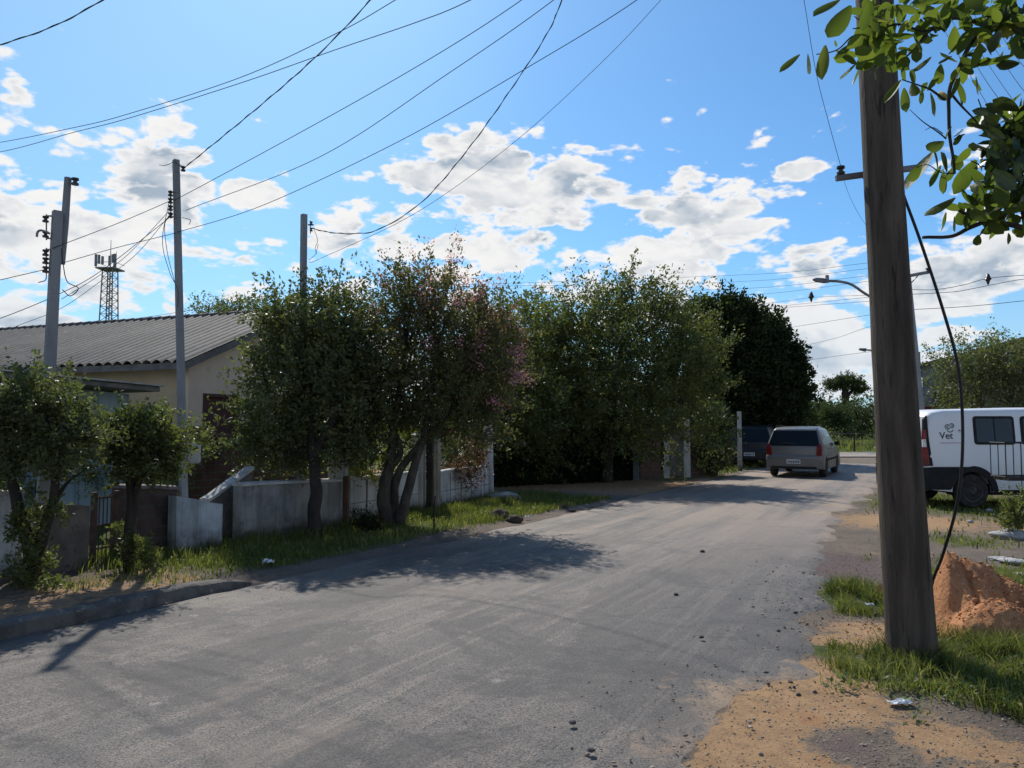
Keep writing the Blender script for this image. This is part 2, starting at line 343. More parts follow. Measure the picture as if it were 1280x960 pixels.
def zones(X, Y):
    s = .5*X+.866*Y; t = .866*X-.5*Y
    def G(L): 
        o = 0*X
        for x, y, r, a in L: o = np.maximum(o, a*np.exp(-((X-x)**2+(Y-y)**2)/(r*r)))
        return o
    sand = G([(1.45,3.85,.30,1),(1.75,4.45,.32,1),(1.1,3.35,.35,.95),(2.1,4.95,.35,.95),(1.95,4.3,.25,.9),(2.35,3.75,.35,.8),(2.15,3.9,.4,.85),(2.5,5.65,.35,1),(2.75,6.0,.35,.9),(6.6,12.8,1.6,.75),(8.5,12.0,1.6,.65),(4.8,9.5,.8,.4),(2.4,3.2,.4,.6)])
    sand = np.maximum(sand, .50*sstep(-6.3, -6.5, t)*(1-sstep(-7.2, -7.7, t))*(1-sstep(4.9, 5.6, s)))
    sand = np.maximum(sand, .55*sstep(15.5, 17, s)*(1-sstep(24, 27, s))*sstep(-6, -6.4, t))
    sand = np.maximum(sand, .95*sstep(-1.3, -1.0, t)*(1-sstep(-.55, -.25, t))*(1-sstep(5.0, 5.6, Y)))
    sand = sand*(1-.95*np.exp(-((X-1.66)**2/.05+(Y-3.85)**2/.10)))
    gr = G([(3.2,7.1,.6,1),(2.27,5.5,.2,1),(2.7,4.95,.6,1),(3.5,5.0,.8,1),(4.4,5.6,1.0,1),(9.5,15.5,2.6,1),(6.2,10.6,.8,.6),(13,14,4,.9),(5.6,8.2,.9,.6)])
    gr = np.maximum(gr, .9*sstep(-6.35, -6.9, t)*sstep(4.9, 5.8, s)*(1-sstep(15, 15.8, s)))
    gr = np.maximum(gr, .55*sstep(-6.35, -6.9, t)*sstep(19.5, 22, s)+.0*t)
    gr = np.maximum(gr, sstep(45.5, 46, Y)); gr = np.maximum(gr, .7*sstep(2, 6, t)*sstep(16, 20, Y)*(1-sstep(37, 38, Y)))
    gr = np.maximum(gr, .5*sstep(-9, -10.5, t)*(1-sstep(14,15,s)))
    gr = np.maximum(gr, .8*sstep(22, 26, s)*sstep(-6.3, -7, t))
    red = G([(3.0,3.7,.55,1),(3.5,3.6,1.0,1),(4.5,3.8,1.2,.9),(2.9,3.0,.8,.9),(4.6,9,2,.5),(3.9,8.8,1.1,.9),(1.66,3.85,.28,.55)])
    sand = sand*(1-.9*G([(3.3,3.55,.75,1),(4.6,3.8,1.0,1),(2.9,3.0,.5,.8)]))
    return sand, np.clip(gr, 0, 1), red
sa, gr, rd = zones(X.ravel(), Y.ravel())
ca = gme.color_attributes.new('zones', 'FLOAT_COLOR', 'POINT')
ca.data.foreach_set('color', np.stack([sa, gr, rd, np.ones_like(sa)], 1).astype(np.float32).ravel())
ground = link('ground', gme, smooth=True); tag(ground, kind='structure')
RM = road_mat()
ss_ = np.concatenate([np.arange(-7, 1.5, .12), np.arange(1.5, 14, .05), np.arange(14, 34.5, .12)]); nt_ = 72
uu = np.linspace(0, 1, nt_); uu = .5-.5*np.cos(PI*uu)*(.55+.45*np.abs(np.cos(PI*uu)))
S, UU = np.meshgrid(ss_, uu, indexing='ij'); EL = edge_l(S); ER = edge_r(S); T = EL+(ER-EL)*UU
XX = .5*S+.8660254*T; YY = .8660254*S-.5*T
dist = np.minimum(T-EL, ER-T)
ZZ = .012+.03*(1-(2*UU-1)**2)+.012*(fbm(XX*1.3, YY*1.3, 31)-.5)+.010*(fbm(XX*7, YY*7, 33, 3)-.5)
ZZ = ZZ-.045*sstep(.28, 0, ER-T)-.03*sstep(.12, 0, T-EL)-.012*sstep(.45,.6, fbm(XX*1.3, YY*1.3, 37))*sstep(1.2, .2, ER-T)+.012*(fbm(XX*11, YY*11, 39, 3)-.5)*sstep(1.0, .2, ER-T)
V = np.stack([XX.ravel(), YY.ravel(), ZZ.ravel()], 1); a0 = (np.arange(len(ss_)-1)[:, None]*nt_+np.arange(nt_-1)[None, :]).ravel()
rme = np_mesh('road', V, np.stack([a0, a0+nt_, a0+nt_+1, a0+1], 1), RM)
ea = rme.attributes.new('edge', 'FLOAT', 'POINT')
ev = np.maximum(sstep(.9, 0, ER-T)*(.38+.5*np.exp(-((YY-4.2)**2)/1.6)+.3*sstep(9,12,S)), .45*sstep(.35, 0, T-EL)); ev = np.maximum(ev, .46*sstep(12, 17, S)*sstep(3.6, .6, T-EL))
ev = np.maximum(ev, .45*np.exp(-((XX-1.0)**2+(YY-4.6)**2)/.5)); ev = np.maximum(ev, .5*sstep(11,14,S)*sstep(2.4,.3,ER-T))
ea.data.foreach_set('value', ev.ravel().astype(np.float32))
road = link('road', rme, smooth=True); tag(road, kind='structure')
cx = np.arange(-30, 121, .6); cy = np.linspace(39, 45, 14); CX, CY = np.meshgrid(cx, cy)
CZ_ = .02+0*CX; k_ = len(cx); i0 = (np.arange(13)[:, None]*k_+np.arange(k_-1)[None, :]).ravel()
cme = np_mesh('cross_road', np.stack([CX.ravel(), CY.ravel(), CZ_.ravel()], 1), np.stack([i0, i0+1, i0+1+k_, i0+k_], 1), RM)
tag(link('cross_road', cme, smooth=True), kind='structure')
# kerb
M_kerb = wear_mat('old concrete kerb', (.15,.135,.12), (.085,.077,.07), 5, .95, .9, 40, (.24,.22,.19), .56)
kb = MB(); sk = np.linspace(-4.5, 5.4, 60)
prof = ((-.09,-.03),(-.085,.11),(-.05,.125),(.045,.12),(.075,.10),(.085,-.03)); vs = []
for i, s in enumerate(sk):
    e = float(edge_l(np.array([s*.3]))[0])-.10; tp = 1-.75*max(0, (s-5.0)/.4)
    for a, z in prof:
        v = st(s, -6.24+a, (z*tp if z > 0 else z)); vs.append(v+mnoise.noise_vector(v*5)*.022)
kb.add(vs, [(i*6+k, i*6+k+1, (i+1)*6+k+1, (i+1)*6+k) for i in range(59) for k in range(5)]+[tuple(range(59*6, 60*6))])
tag(kb.build('kerb', M_kerb, smooth=50), kind='structure')

# ------------------------------------------------------------------ grass, pebbles
def blades(name, P, H, mat, width=.006, lean=.5, seed=1):
    rg = np.random.default_rng(seed); n = len(P); a = rg.uniform(0, 2*PI, n); w = width*rg.uniform(.6, 1.3, n)
    L = lean*H*rg.uniform(.1, 1, n); b = rg.uniform(0, 2*PI, n)
    dx, dy = np.cos(a)*w, np.sin(a)*w; lx, ly = np.cos(b)*L, np.sin(b)*L
    V = np.zeros((n, 6, 3)); 
    for k, (f, wf, hf) in enumerate(((0, 1, 0), (.35, .8, .6), (1, .12, 1))):
        for j, sg in enumerate((-1, 1)):
            V[:, k*2+j, 0] = P[:, 0]+lx*f+sg*dx*wf; V[:, k*2+j, 1] = P[:, 1]+ly*f+sg*dy*wf; V[:, k*2+j, 2] = P[:, 2]+H*hf*(1-.25*f*(L/H))
    i = np.arange(n)*6; Fq = np.concatenate([np.stack([i, i+1, i+3, i+2], 1), np.stack([i+2, i+3, i+5, i+4], 1)])
    return np_mesh(name, V.reshape(-1, 3), Fq, mat)
M_grass = leaf_mat('grass blades', (.055,.080,.022), (.19,.20,.070), .42, .6, .15, (.36,.31,.17))
M_grassfar = leaf_mat('dry green pasture', (.09,.12,.03), (.20,.21,.07), .35, .6, .2, (.30,.26,.12))
rg = np.random.default_rng(5)
def scatter(n, x0, x1, y0, y1, dens):
    x = rg.uniform(x0, x1, n); y = rg.uniform(y0, y1, n); k = rg.uniform(0, 1, n) < dens(x, y); x, y = x[k], y[k]
    return np.stack([x, y, zg(x, y)-.01], 1)
def T_(x, y): return .8660254*x-.5*y
def S_(x, y): return .5*x+.8660254*y
def gden(x, y):
    z = zones(x, y)[1]; return np.clip(z*1.2-.15+.9*(fbm(x*2.2, y*2.2, 71)-.5), 0, 1)*(fbm(x*9, y*9, 72) > .36)
def blobd(L):
    def f(x, y):
        o = 0*x
        for cx, cy, rx, ry, a in L: o = np.maximum(o, a*np.exp(-(((x-cx)/rx)**2+((y-cy)/ry)**2)**2))
        o = o*np.clip(1.6-1.7*np.abs(fbm(x*3, y*3, 74)-.5)*2, .0, 1); return o*(fbm(x*7, y*7, 73) > .42)*(T_(x, y) > edge_r(S_(x, y))-.05)
    return f
Pn = scatter(210000, 1.9, 5.2, 3.9, 8.4, blobd([(3.15,7.0,.45,.55,1),(2.27,5.5,.13,.13,1),(2.62,4.95,.5,.42,1),(3.3,5.0,.6,.6,1),(4.0,5.0,.6,.7,1),(3.2,4.4,.6,.28,.8),(3.6,4.05,.5,.2,.5),(4.7,7.6,.6,.5,.7),(2.9,4.2,.35,.15,.4),(4.6,6.6,.3,.5,.6)]))
print('verge blades', len(Pn))
g1 = link('verge_grass', blades('verge_grass', Pn, rg.uniform(.04, .18, len(Pn))*(.3+1.3*fbm(Pn[:,0]*4, Pn[:,1]*4, 75)), M_grass, .0032, 1.1, 2)); tag(g1, 'tufted green grass around the foot of the big wooden pole', 'grass', kind='stuff')
def dl(x, y):
    s = S_(x, y); t = T_(x, y); e = (t < -6.42)*(t > -8.6)
    band = (sstep(4.4, 5.2, s)+.35*(fbm(x*1.9, y*1.9, 82) > .55)*(t < -6.9))*(1-sstep(15.2, 15.7, s)); lush = sstep(10.6, 11.4, s)
    return e*band*np.clip(.6+.9*lush+1.5*(fbm(x*1.5, y*1.5, 81)-.5), .05, 1)
Pl = scatter(170000, -7, 2.5, 7, 18, dl); hl = rg.uniform(.025, .11, len(Pl))*(.5+1.2*fbm(Pl[:,0]*2, Pl[:,1]*2, 83)); hl = np.where(T_(Pl[:,0], Pl[:,1]) < -7.6, hl*1.5, hl)
g2 = link('verge_grass', blades('grass', Pl, hl, M_grass, .006, .6, 3)); tag(g2, 'bright green grass strip along the foot of the low white walls', 'grass', kind='stuff')
def dr(x, y): return gden(x, y)*(y > 8.2)*(T_(x, y) > edge_r(S_(x, y))+.1)
Pr = scatter(90000, 4, 19, 8, 22, dr)
g3 = link('verge_grass', blades('grass', Pr, rg.uniform(.03, .10, len(Pr)), M_grass, .009, .6, 4)); tag(g3, 'sparse sunlit grass under and around the white van', 'grass', kind='stuff')
Pf = scatter(26000, -10, 90, 46, 75, lambda x, y: np.clip(.5+1.5*(fbm(x*.15, y*.15, 91)-.4), 0, 1)*(x > y*.18-2))
g4 = link('pasture_grass', blades('grass', Pf, rg.uniform(.15, .7, len(Pf)), M_grassfar, .05, .5, 5)); tag(g4, 'tall pale grass of the open field beyond the crossing road', 'grass', kind='stuff')
Ps = scatter(14000, 6, 15, 22, 38, lambda x, y: (T_(x, y) < -6.4)*(T_(x, y) > -9)*.8)
g5 = link('verge_grass', blades('grass', Ps, rg.uniform(.04, .2, len(Ps)), M_grass, .015, .6, 6)); tag(g5, 'rough grass below the spiky bush and beside the parked dark car', 'grass', kind='stuff')
# pebbles
ico = [(0,0,1),(.894,0,.447),(.276,.851,.447),(-.724,.526,.447),(-.724,-.526,.447),(.276,-.851,.447),(.724,.526,-.447),(-.276,.851,-.447),(-.894,0,-.447),(-.276,-.851,-.447),(.724,-.526,-.447),(0,0,-1)]
icf = [(0,1,2),(0,2,3),(0,3,4),(0,4,5),(0,5,1),(1,6,2),(2,7,3),(3,8,4),(4,9,5),(5,10,1),(2,6,7),(3,7,8),(4,8,9),(5,9,10),(1,10,6),(6,11,7),(7,11,8),(8,11,9),(9,11,10),(10,11,6)]
def pebbles(name, P, r, mat, seed=1):
    rg2 = np.random.default_rng(seed); n = len(P); I = np.array(ico); sc = r[:, None, None]*rg2.uniform(.6, 1.4, (n, 12, 1))*rg2.uniform(.6, 1.3, (n, 1, 3))
    sc[:, :, 2] *= .7; V = I[None]*sc+P[:, None, :]; Fq = (np.array(icf)[None]+(np.arange(n)*12)[:, None, None]).reshape(-1, 3)
    return np_mesh(name, V.reshape(-1, 3), Fq, mat)
M_peb = leaf_mat('gravel stones', (.13,.11,.095), (.42,.35,.28), .0, .9, .2)
M_crumb = wear_mat('broken asphalt crumbs', (.05,.048,.048), (.09,.085,.085), 20, .9, .5, 60)
def dp(x, y):
    t = T_(x, y)-edge_r(S_(x, y)); g = zones(x, y)[1]
    return np.where(t > 0, .75*(1-g), np.exp(np.minimum(t, 0)/.35)*.5+.02)
Pp = scatter(60000, -3.5, 5.2, 2.6, 9.5, dp); zr = T_(Pp[:,0], Pp[:,1]) < edge_r(S_(Pp[:,0], Pp[:,1])); Pp[:, 2] = np.where(zr, .03, Pp[:, 2]+.012)
g6 = link('gravel', pebbles('gravel', Pp, np.minimum(rg.exponential(.0022, len(Pp))+.0022, .013), M_peb, 3)); tag(g6, 'loose gravel scattered along the broken right edge of the road', 'gravel', kind='stuff')
def dc(x, y):
    return np.exp(-((x-1.66)**2/.016+(y-4.75)**2/.04))+.45*np.exp(-((x-2.75)**2/.3+(y-7.8)**2/.7))+.25*np.exp(-((x-1.95)**2/.10+(y-3.7)**2/.01))+.3*np.exp(-((x-2.3)**2/.1+(y-6.5)**2/.4))
Pc = scatter(7000, .5, 4, 3.3, 9, dc); Pc[:, 2] = np.maximum(Pc[:, 2]+.015, .012)
g7 = link('asphalt_crumbs', pebbles('crumbs', Pc, np.minimum(rg.exponential(.004, len(Pc))+.003, .02), M_crumb, 4)); tag(g7, 'black crumbs of broken asphalt piled at the sandy road edge', 'gravel', kind='stuff')

def cards(P, L, wr, up, seed):
    rgc = np.random.default_rng(seed); n = len(P); A = rgc.normal(size=(n, 3)); A[:, 2] = np.abs(A[:, 2])*up+.05; A /= np.linalg.norm(A, axis=1, keepdims=True)
    B = np.cross(A, rgc.normal(size=(n, 3))); B[:, 2] *= .3; B /= np.linalg.norm(B, axis=1, keepdims=True); L = L[:, None]; V = np.zeros((n, 4, 3)); V[:, 0] = P; V[:, 2] = P+A*L; V[:, 1] = P+A*L*.55+B*L*wr*.5; V[:, 3] = P+A*L*.55-B*L*wr*.5
    return V.reshape(-1, 3), np.arange(n*4).reshape(n, 4)
M_weed = leaf_mat('broad weed leaves', (.05,.085,.03), (.14,.18,.07), .35, .5, .2, (.28,.22,.12)); M_dryleaf = leaf_mat('dry fallen leaves', (.16,.10,.06), (.32,.22,.13), .15, .8, .1)
cl_ = scatter(700, 1.9, 5.2, 3.9, 9.5, blobd([(3.15,7.0,.6,.6,1),(2.6,4.7,.8,.6,1),(3.6,4.9,.9,.8,1),(4.7,7.6,.8,.7,.7),(5.2,9,.8,.8,.8)])); rgw = np.random.default_rng(88)
cw = np.repeat(cl_, 26, axis=0)+rgw.normal(size=(len(cl_)*26, 3))*np.array([.035,.035,.0]); cw[:, 2] += rgw.uniform(.0, .09, len(cw))
cl2 = scatter(900, -6, 2, 8, 18, dl); cw2 = np.repeat(cl2, 20, axis=0)+rgw.normal(size=(len(cl2)*20, 3))*np.array([.05,.05,.0]); cw2[:, 2] += rgw.uniform(.0, .11, len(cw2))
cw = np.concatenate([cw, cw2]); V_, F_ = cards(cw, rgw.uniform(.015, .045, len(cw)), .55, .8, 3); tag(link('weeds', np_mesh('weeds', V_, F_, M_weed)), 'low broad-leaved weeds mixed into the verge grass', 'weeds', kind='stuff')
Pd = np.concatenate([scatter(1500, -6, 5, 3, 12, lambda x, y: .25+.6*(fbm(x*1.5, y*1.5, 95) > .5)*((T_(x, y) > edge_r(S_(x, y)))+(T_(x, y) < -6.3)) > .5), scatter(500, -5, 1, 6, 12, lambda x, y: np.exp(-((T_(x, y)+5.9)/.3)**2))]); Pd[:, 2] = np.maximum(Pd[:, 2]+.012, np.where((T_(Pd[:,0],Pd[:,1]) > -6.1)*(T_(Pd[:,0],Pd[:,1]) < -1.1), .03, -1))
V_, F_ = cards(Pd, rgw.uniform(.015, .05, len(Pd)), .6, .15, 4); tag(link('fallen_leaves', np_mesh('fallen_leaves', V_, F_, M_dryleaf)), 'dry brown leaves lying on the verges and along the road edges', 'leaves', kind='stuff')
# ------------------------------------------------------------------ trees
M_bark = wear_mat('grey brown bark', (.10,.085,.07), (.055,.045,.038), 12, .95, .8, 40, stretch=(1,1,.3))
M_barkd = wear_mat('dark bark', (.05,.042,.036), (.03,.026,.022), 12, .95, .8, 40, stretch=(1,1,.3))
def leaf_cards(P, A, L, wr, seed=1):
    """P base points, A axis directions, L lengths: folded leaf quads"""
    rg = np.random.default_rng(seed); n = len(P); A = A/np.linalg.norm(A, axis=1, keepdims=True)
    B = np.cross(A, rg.normal(size=(n, 3))); B /= np.linalg.norm(B, axis=1, keepdims=True)+1e-9; Cc = np.cross(A, B)
    L = L[:, None]; w = L*wr*rg.uniform(.7, 1.2, (n, 1)); V = np.zeros((n, 4, 3))
    V[:, 0] = P; V[:, 2] = P+A*L+Cc*L*.12; V[:, 1] = P+A*L*.5+B*w*.5+Cc*w*.18; V[:, 3] = P+A*L*.5-B*w*.5+Cc*w*.18
    return V.reshape(-1, 3), np.arange(n*4).reshape(n, 4)
def crown_pts(lumps, ncl, per, rcl, seed, inner=.3, sprigs=.35, jag=.16):
    rg = np.random.default_rng(seed); w = np.array([l[2] if len(l) > 2 else l[1][0]*l[1][2] for l in lumps], float); w /= w.sum()
    idx = rg.choice(len(lumps), ncl, p=w); cs = np.array([tuple(l[0]) for l in lumps])[idx]; rs = np.array([l[1] for l in lumps])[idx]
    d = rg.normal(size=(ncl, 3)); d[:, 2] = d[:, 2]*.9+.1; d /= np.linalg.norm(d, axis=1, keepdims=True)
    bump = 1+jag*2*(fbm(d[:, 0]*3+idx*5.1+9, d[:, 2]*3+d[:, 1]*2.3+9, seed, 3)-.5)*1.6
    r = np.where(rg.uniform(size=ncl) < inner, rg.uniform(.2, .8, ncl), rg.uniform(.8, 1.0, ncl))*bump
    cc = cs+d*rs*r[:, None]; out = d*rs/np.linalg.norm(d*rs, axis=1, keepdims=True)
    k = (per*rg.uniform(.5, 1.5, ncl)).astype(int); ci = np.repeat(np.arange(ncl), k); n = len(ci)
    spr = rg.uniform(size=ncl) < sprigs; ax = out+np.array([0, 0, .5]); ax /= np.linalg.norm(ax, axis=1, keepdims=True)
    sz = rcl*rg.uniform(.6, 1.3, ncl)
    u = rg.normal(size=(n, 3)); q = u*sz[ci][:, None]*.5
    tt = rg.uniform(-.2, 1.6, n); q2 = ax[ci]*(tt*sz[ci]*1.5)[:, None]+u*(sz[ci]*.22)[:, None]
    P = cc[ci]+np.where(spr[ci][:, None], q2, q)
    A = rg.normal(size=(n, 3))+out[ci]*.7+np.array([0, 0, .15])
    return P, A, cc, ax
def tree(name, label, cat, base, lumps, ncl, per, rcl, leaf, mat, bark, trunks, seed, wr=.5, group=None, nlimb=26, limb_r=.03, part='crown', drop=0.0, **kw):
    """trunks: lists of (point, radius)"""
    base = Vector(base); lumps = [(l[0]-Vector((0, 0, drop)), *l[1:]) for l in lumps]; root = empty(name, base, 0, label, cat, group)
    P, A, cc, ax = crown_pts(lumps, ncl, per, rcl, seed, **kw); rg = np.random.default_rng(seed+7)
    low = P[:, 2] > base.z+.05; P = P[low]; A = A[low]
    V, Fq = leaf_cards(P, A, leaf*rg.uniform(.65, 1.25, len(P)), wr, seed)
    link(part, np_mesh(part, V, Fq, mat), root, True)
    random.seed(seed)
    if trunks:
        m = MB()
        for tr in trunks:
            pts = catmull([p for p, r in tr], 5); n = len(pts); rr = [r for p, r in tr]
            rad = [np.interp(i/(n-1)*(len(rr)-1), range(len(rr)), rr)*(1+.12*mnoise.noise(pts[i]*6)) for i in range(n)]
            pts = [p+mnoise.noise_vector(p*3)*rad[i]*.5 for i, p in enumerate(pts)]
            m.tube(pts, rad, 10)
        if nlimb:
            allp = [(p, r) for tr in trunks for p, r in tr[len(tr)//2:]]
            for i in range(nlimb):
                tgt = Vector(cc[random.randrange(len(cc))]); p0, r0 = min(allp, key=lambda q: (q[0]-tgt).length+random.random()*.5)
                mid = p0.lerp(tgt, .5)+Vector((random.uniform(-1,1), random.uniform(-1,1), random.uniform(-.2,1)))*(tgt-p0).length*.14
                m.tube(catmull([p0, mid, tgt], 4), [min(r0*.8, limb_r)]+[limb_r*(1-.85*k/8) for k in range(1, 9)], 6)
        m.build('trunk', bark, root, True, smooth=60)
    return root
def lp(px, py, Y, rx, ry, rd=None, w=None):
    """crown lump centred at a sight line and depth, radii given in target px"""
    k = Y/F; r = (rx*k, (rd if rd else rx*k*.9), ry*k); c = at(px, py, Y)
    return (c, r) if w is None else (c, r, w)
L_glossy = leaf_mat('glossy dark green leaves', (.052,.070,.035), (.135,.150,.066), .40, .45, .28, (.16,.15,.05))
L_myrtle = leaf_mat('small dark leaves with red tinge', (.055,.065,.036), (.135,.138,.064), .42, .5, .25, (.14,.05,.04))
L_mid = leaf_mat('mid green leaves', (.055,.075,.032), (.138,.155,.056), .40, .5, .25, (.18,.16,.05))
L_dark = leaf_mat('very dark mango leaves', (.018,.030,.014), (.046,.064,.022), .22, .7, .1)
L_olive = leaf_mat('pale olive leaves', (.06,.08,.035), (.14,.15,.07), .4, .5, .4, (.26,.22,.10))
L_far = leaf_mat('hazy far foliage', (.040,.060,.030), (.085,.105,.045), .25, .7, .1)
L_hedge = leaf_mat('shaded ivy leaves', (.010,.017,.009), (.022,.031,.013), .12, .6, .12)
M_pink = leaf_mat('pink crape myrtle blossoms', (.50,.17,.30), (.62,.32,.42), .4, .6, .2)
def tk(*a):  # (px,py,Y,radius)
    return [(at(x, y, Y), r) for x, y, Y, r in a]
b = on(gd(38, 742))
tree('street_tree', 'small dark bushy tree with forked trunk beside the whitewashed wall at the left edge', 'tree', b,
     [lp(20,520,7.2,55,46), lp(75,545,7.2,45,45), lp(60,500,7.2,40,32), lp(0,560,7.3,45,50), lp(100,560,7.1,24,34), lp(-45,540,7.4,60,60), lp(50,580,7.1,50,20)], 620, 34, .11, .052, L_glossy, M_barkd,
     [[(b-Vector((0,0,.1)), .09)]+tk((40,690,7.2,.07),(25,640,7.2,.055),(12,590,7.2,.04),(5,540,7.2,.02)), [(b-Vector((0,0,.1)), .08)]+tk((48,690,7.2,.06),(62,640,7.15,.045),(72,590,7.1,.035),(80,545,7.1,.02))], 11)
tree('trunk_shoots', 'leafy shoots and ferny growth climbing the forked trunk at the left edge', 'plant', on(gd(30, 748)), [lp(38,710,7.1,20,34), lp(62,640,7.05,18,20), lp(25,655,7.15,14,24), lp(60,735,6.95,18,10)], 130, 26, .07, .045, L_mid, M_barkd, [], 12)
b = on(gd(165, 724))
tree('street_tree', 'smallest round street tree with a slim trunk in front of the dark brick wall', 'tree', b,
     [lp(175,545,7.9,42,32), lp(150,535,7.9,24,20), lp(205,560,7.9,26,26), lp(185,585,7.8,40,18), lp(160,570,7.9,30,28), lp(190,518,7.9,16,12)], 420, 30, .10, .05, L_mid, M_barkd,
     [[(b-Vector((0,0,.1)), .085)]+tk((162,680,7.9,.06),(164,630,7.9,.05),(160,590,7.9,.035),(150,545,7.9,.02)), tk((164,650,7.9,.045),(175,600,7.9,.03),(195,560,7.9,.02))], 13)
b = on(gd(393, 673))
tree('street_tree', 'round glossy leaved street tree with single dark trunk before the mossy grey wall', 'tree', b,
     [lp(388,470,11.3,72,76), lp(358,445,11.3,42,46), lp(330,515,11.2,36,38), lp(395,400,11.4,62,50), lp(350,380,11.4,30,26), lp(350,545,11.1,46,30), lp(430,455,11.4,50,70), lp(400,540,11.2,58,36), lp(415,372,11.4,30,25), lp(450,510,11.4,32,45)], 1250, 38, .17, .07, L_glossy, M_barkd,
     [[(b-Vector((0,0,.1)), .13)]+tk((393,640,10.75,.095),(394,600,10.8,.085),(392,560,10.9,.075),(385,490,11.2,.055),(378,420,11.3,.03)), tk((393,570,10.87,.07),(420,510,11.1,.05),(425,440,11.3,.025)), tk((393,575,10.86,.065),(350,520,11.3,.04),(330,470,11.3,.02))], 14, drop=.2, sprigs=.55, jag=.3)
b = on(gd(487, 658))
LM = [lp(520,430,12.1,85,88), lp(500,375,12.1,52,48), lp(545,360,12.1,52,42), lp(590,400,12.1,50,55), lp(470,460,12.1,55,68), lp(560,480,12.0,70,50), lp(610,450,12.0,38,50), lp(620,400,12.2,28,34), lp(500,520,12.0,60,30), lp(580,520,12.0,45,26), lp(525,345,12.1,30,28), lp(530,450,12.4,80,70), lp(560,400,12.4,60,50), lp(480,500,12.3,50,50), lp(600,470,12.4,50,60)]
pinkt = tree('crape_myrtle', 'multi-stemmed crape myrtle with pink blossoms leaning over the lit wall', 'tree', b, LM, 1650, 36, .17, .062, L_myrtle, M_bark,
     [[(b-Vector((0,0,.1)), .13)]+tk((480,620,12,.10),(488,570,12,.08),(495,520,12,.06),(505,440,12,.03)), [(b+Vector((.12,0,-.1)), .10)]+tk((505,630,12,.08),(520,580,12,.065),(535,520,12,.05),(545,440,12,.03)), [(b+Vector((.05,.1,-.1)), .08)]+tk((495,600,12.1,.07),(525,555,12.1,.05),(565,510,12.1,.035),(590,440,12.1,.02)), tk((483,590,12,.06),(500,560,12,.05),(470,500,12,.03))], 15, drop=.2, sprigs=.6, jag=.34)
rg3 = np.random.default_rng(3); Pk = []
for px, py, Y, r, n in ((535,345,12,30,14),(560,335,12,20,10),(600,365,12,26,12),(625,400,12,24,12),(645,440,11.8,16,8),(590,440,11.6,26,8),(520,395,11.6,40,8),(640,470,11.8,10,6),(660,470,11.8,8,4),(610,500,11.6,10,4),(480,360,12,20,5),(570,380,11.5,40,8)):
    for _ in range(n):
        c = at(px+rg3.normal()*r*.6, py+rg3.normal()*r*.6, Y+rg3.normal()*.25)
        if rg3.uniform() < .95: Pk.append(np.array(c)+rg3.normal(size=(30, 3))*np.array([.05,.05,.06]))
Pk = np.concatenate(Pk); V, Fq = leaf_cards(Pk, rg3.normal(size=(len(Pk), 3)), np.full(len(Pk), .03), .9, 9)
link('blossoms', np_mesh('blossoms', V, Fq, M_pink), pinkt, True)
b = on(gd(600, 612))
tree('garden_tree', 'leafy dark tree filling the gap behind the tall end post of the low wall', 'tree', Vector((-1.6, 19.3, 0)),
     [lp(640,400,19.3,45,45), lp(610,470,19.3,55,60), lp(660,500,19.3,50,50), lp(590,540,20.9,60,45), lp(655,555,21.0,45,30)], 1000, 38, .26, .11, L_mid, M_barkd, [[(Vector((-1.6,19.3,-.1)), .12), (Vector((-1.5,19.3,1.2)), .10), (Vector((-1.0,19.3,2.6)), .05)]], 16, drop=.35)
b = Vector((2.7, 21.4, 0))
tree('garden_tree', 'broad feathery green tree, tallest in the middle, rising over the dark hedge', 'tree', b,
     [lp(770,430,21.2,100,75), lp(700,400,21.2,42,50), lp(745,375,21.3,42,38), lp(800,365,21.3,52,38), lp(845,405,21.2,45,42), lp(860,455,21,50,55), lp(690,465,21.0,50,70), lp(760,505,20.8,95,50), lp(840,520,20.9,60,48), lp(675,360,21.2,26,18), lp(790,345,21.3,26,22), lp(700,535,20.7,55,36), lp(885,420,21.3,26,30), lp(760,460,21.6,110,70), lp(720,440,21.6,70,80), lp(830,455,21.6,60,60), lp(790,400,21.6,60,50)], 2300, 36, .27, .10, L_mid, M_barkd,
     [[(b-Vector((0,0,.1)), .18), (b+Vector((0,0,1)), .15), (b+Vector((.1,0,2.2)), .12), (b+Vector((.4,0,3.8)), .06)], [(b+Vector((0,0,1.6)), .12), (b+Vector((-.8,0,2.8)), .07), (b+Vector((-1.2,0,4.0)), .03)]], 17, drop=.38, sprigs=.6, jag=.3)
b = Vector((10.1, 32.5, 0))
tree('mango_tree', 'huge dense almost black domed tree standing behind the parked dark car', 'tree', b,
     [lp(915,425,32.5,48,50), lp(945,455,32.3,55,60), lp(980,476,32.2,33,46), lp(900,480,32.5,50,70), lp(950,510,32.2,48,34), lp(880,400,32.6,26,26), lp(935,400,32.4,24,22), lp(996,492,32.3,16,26), lp(870,520,32.6,40,45), lp(905,395,32.5,30,22), lp(930,500,33,70,60), lp(900,545,32.8,60,25), lp(965,535,32.8,34,24), lp(940,430,33,45,40)], 2900, 40, .30, .20, L_dark, M_barkd, [[(b-Vector((0,0,.1)), .35), (b+Vector((0,0,1.5)), .3), (b+Vector((0,0,3.2)), .2)]], 18, sprigs=.12, jag=.1)
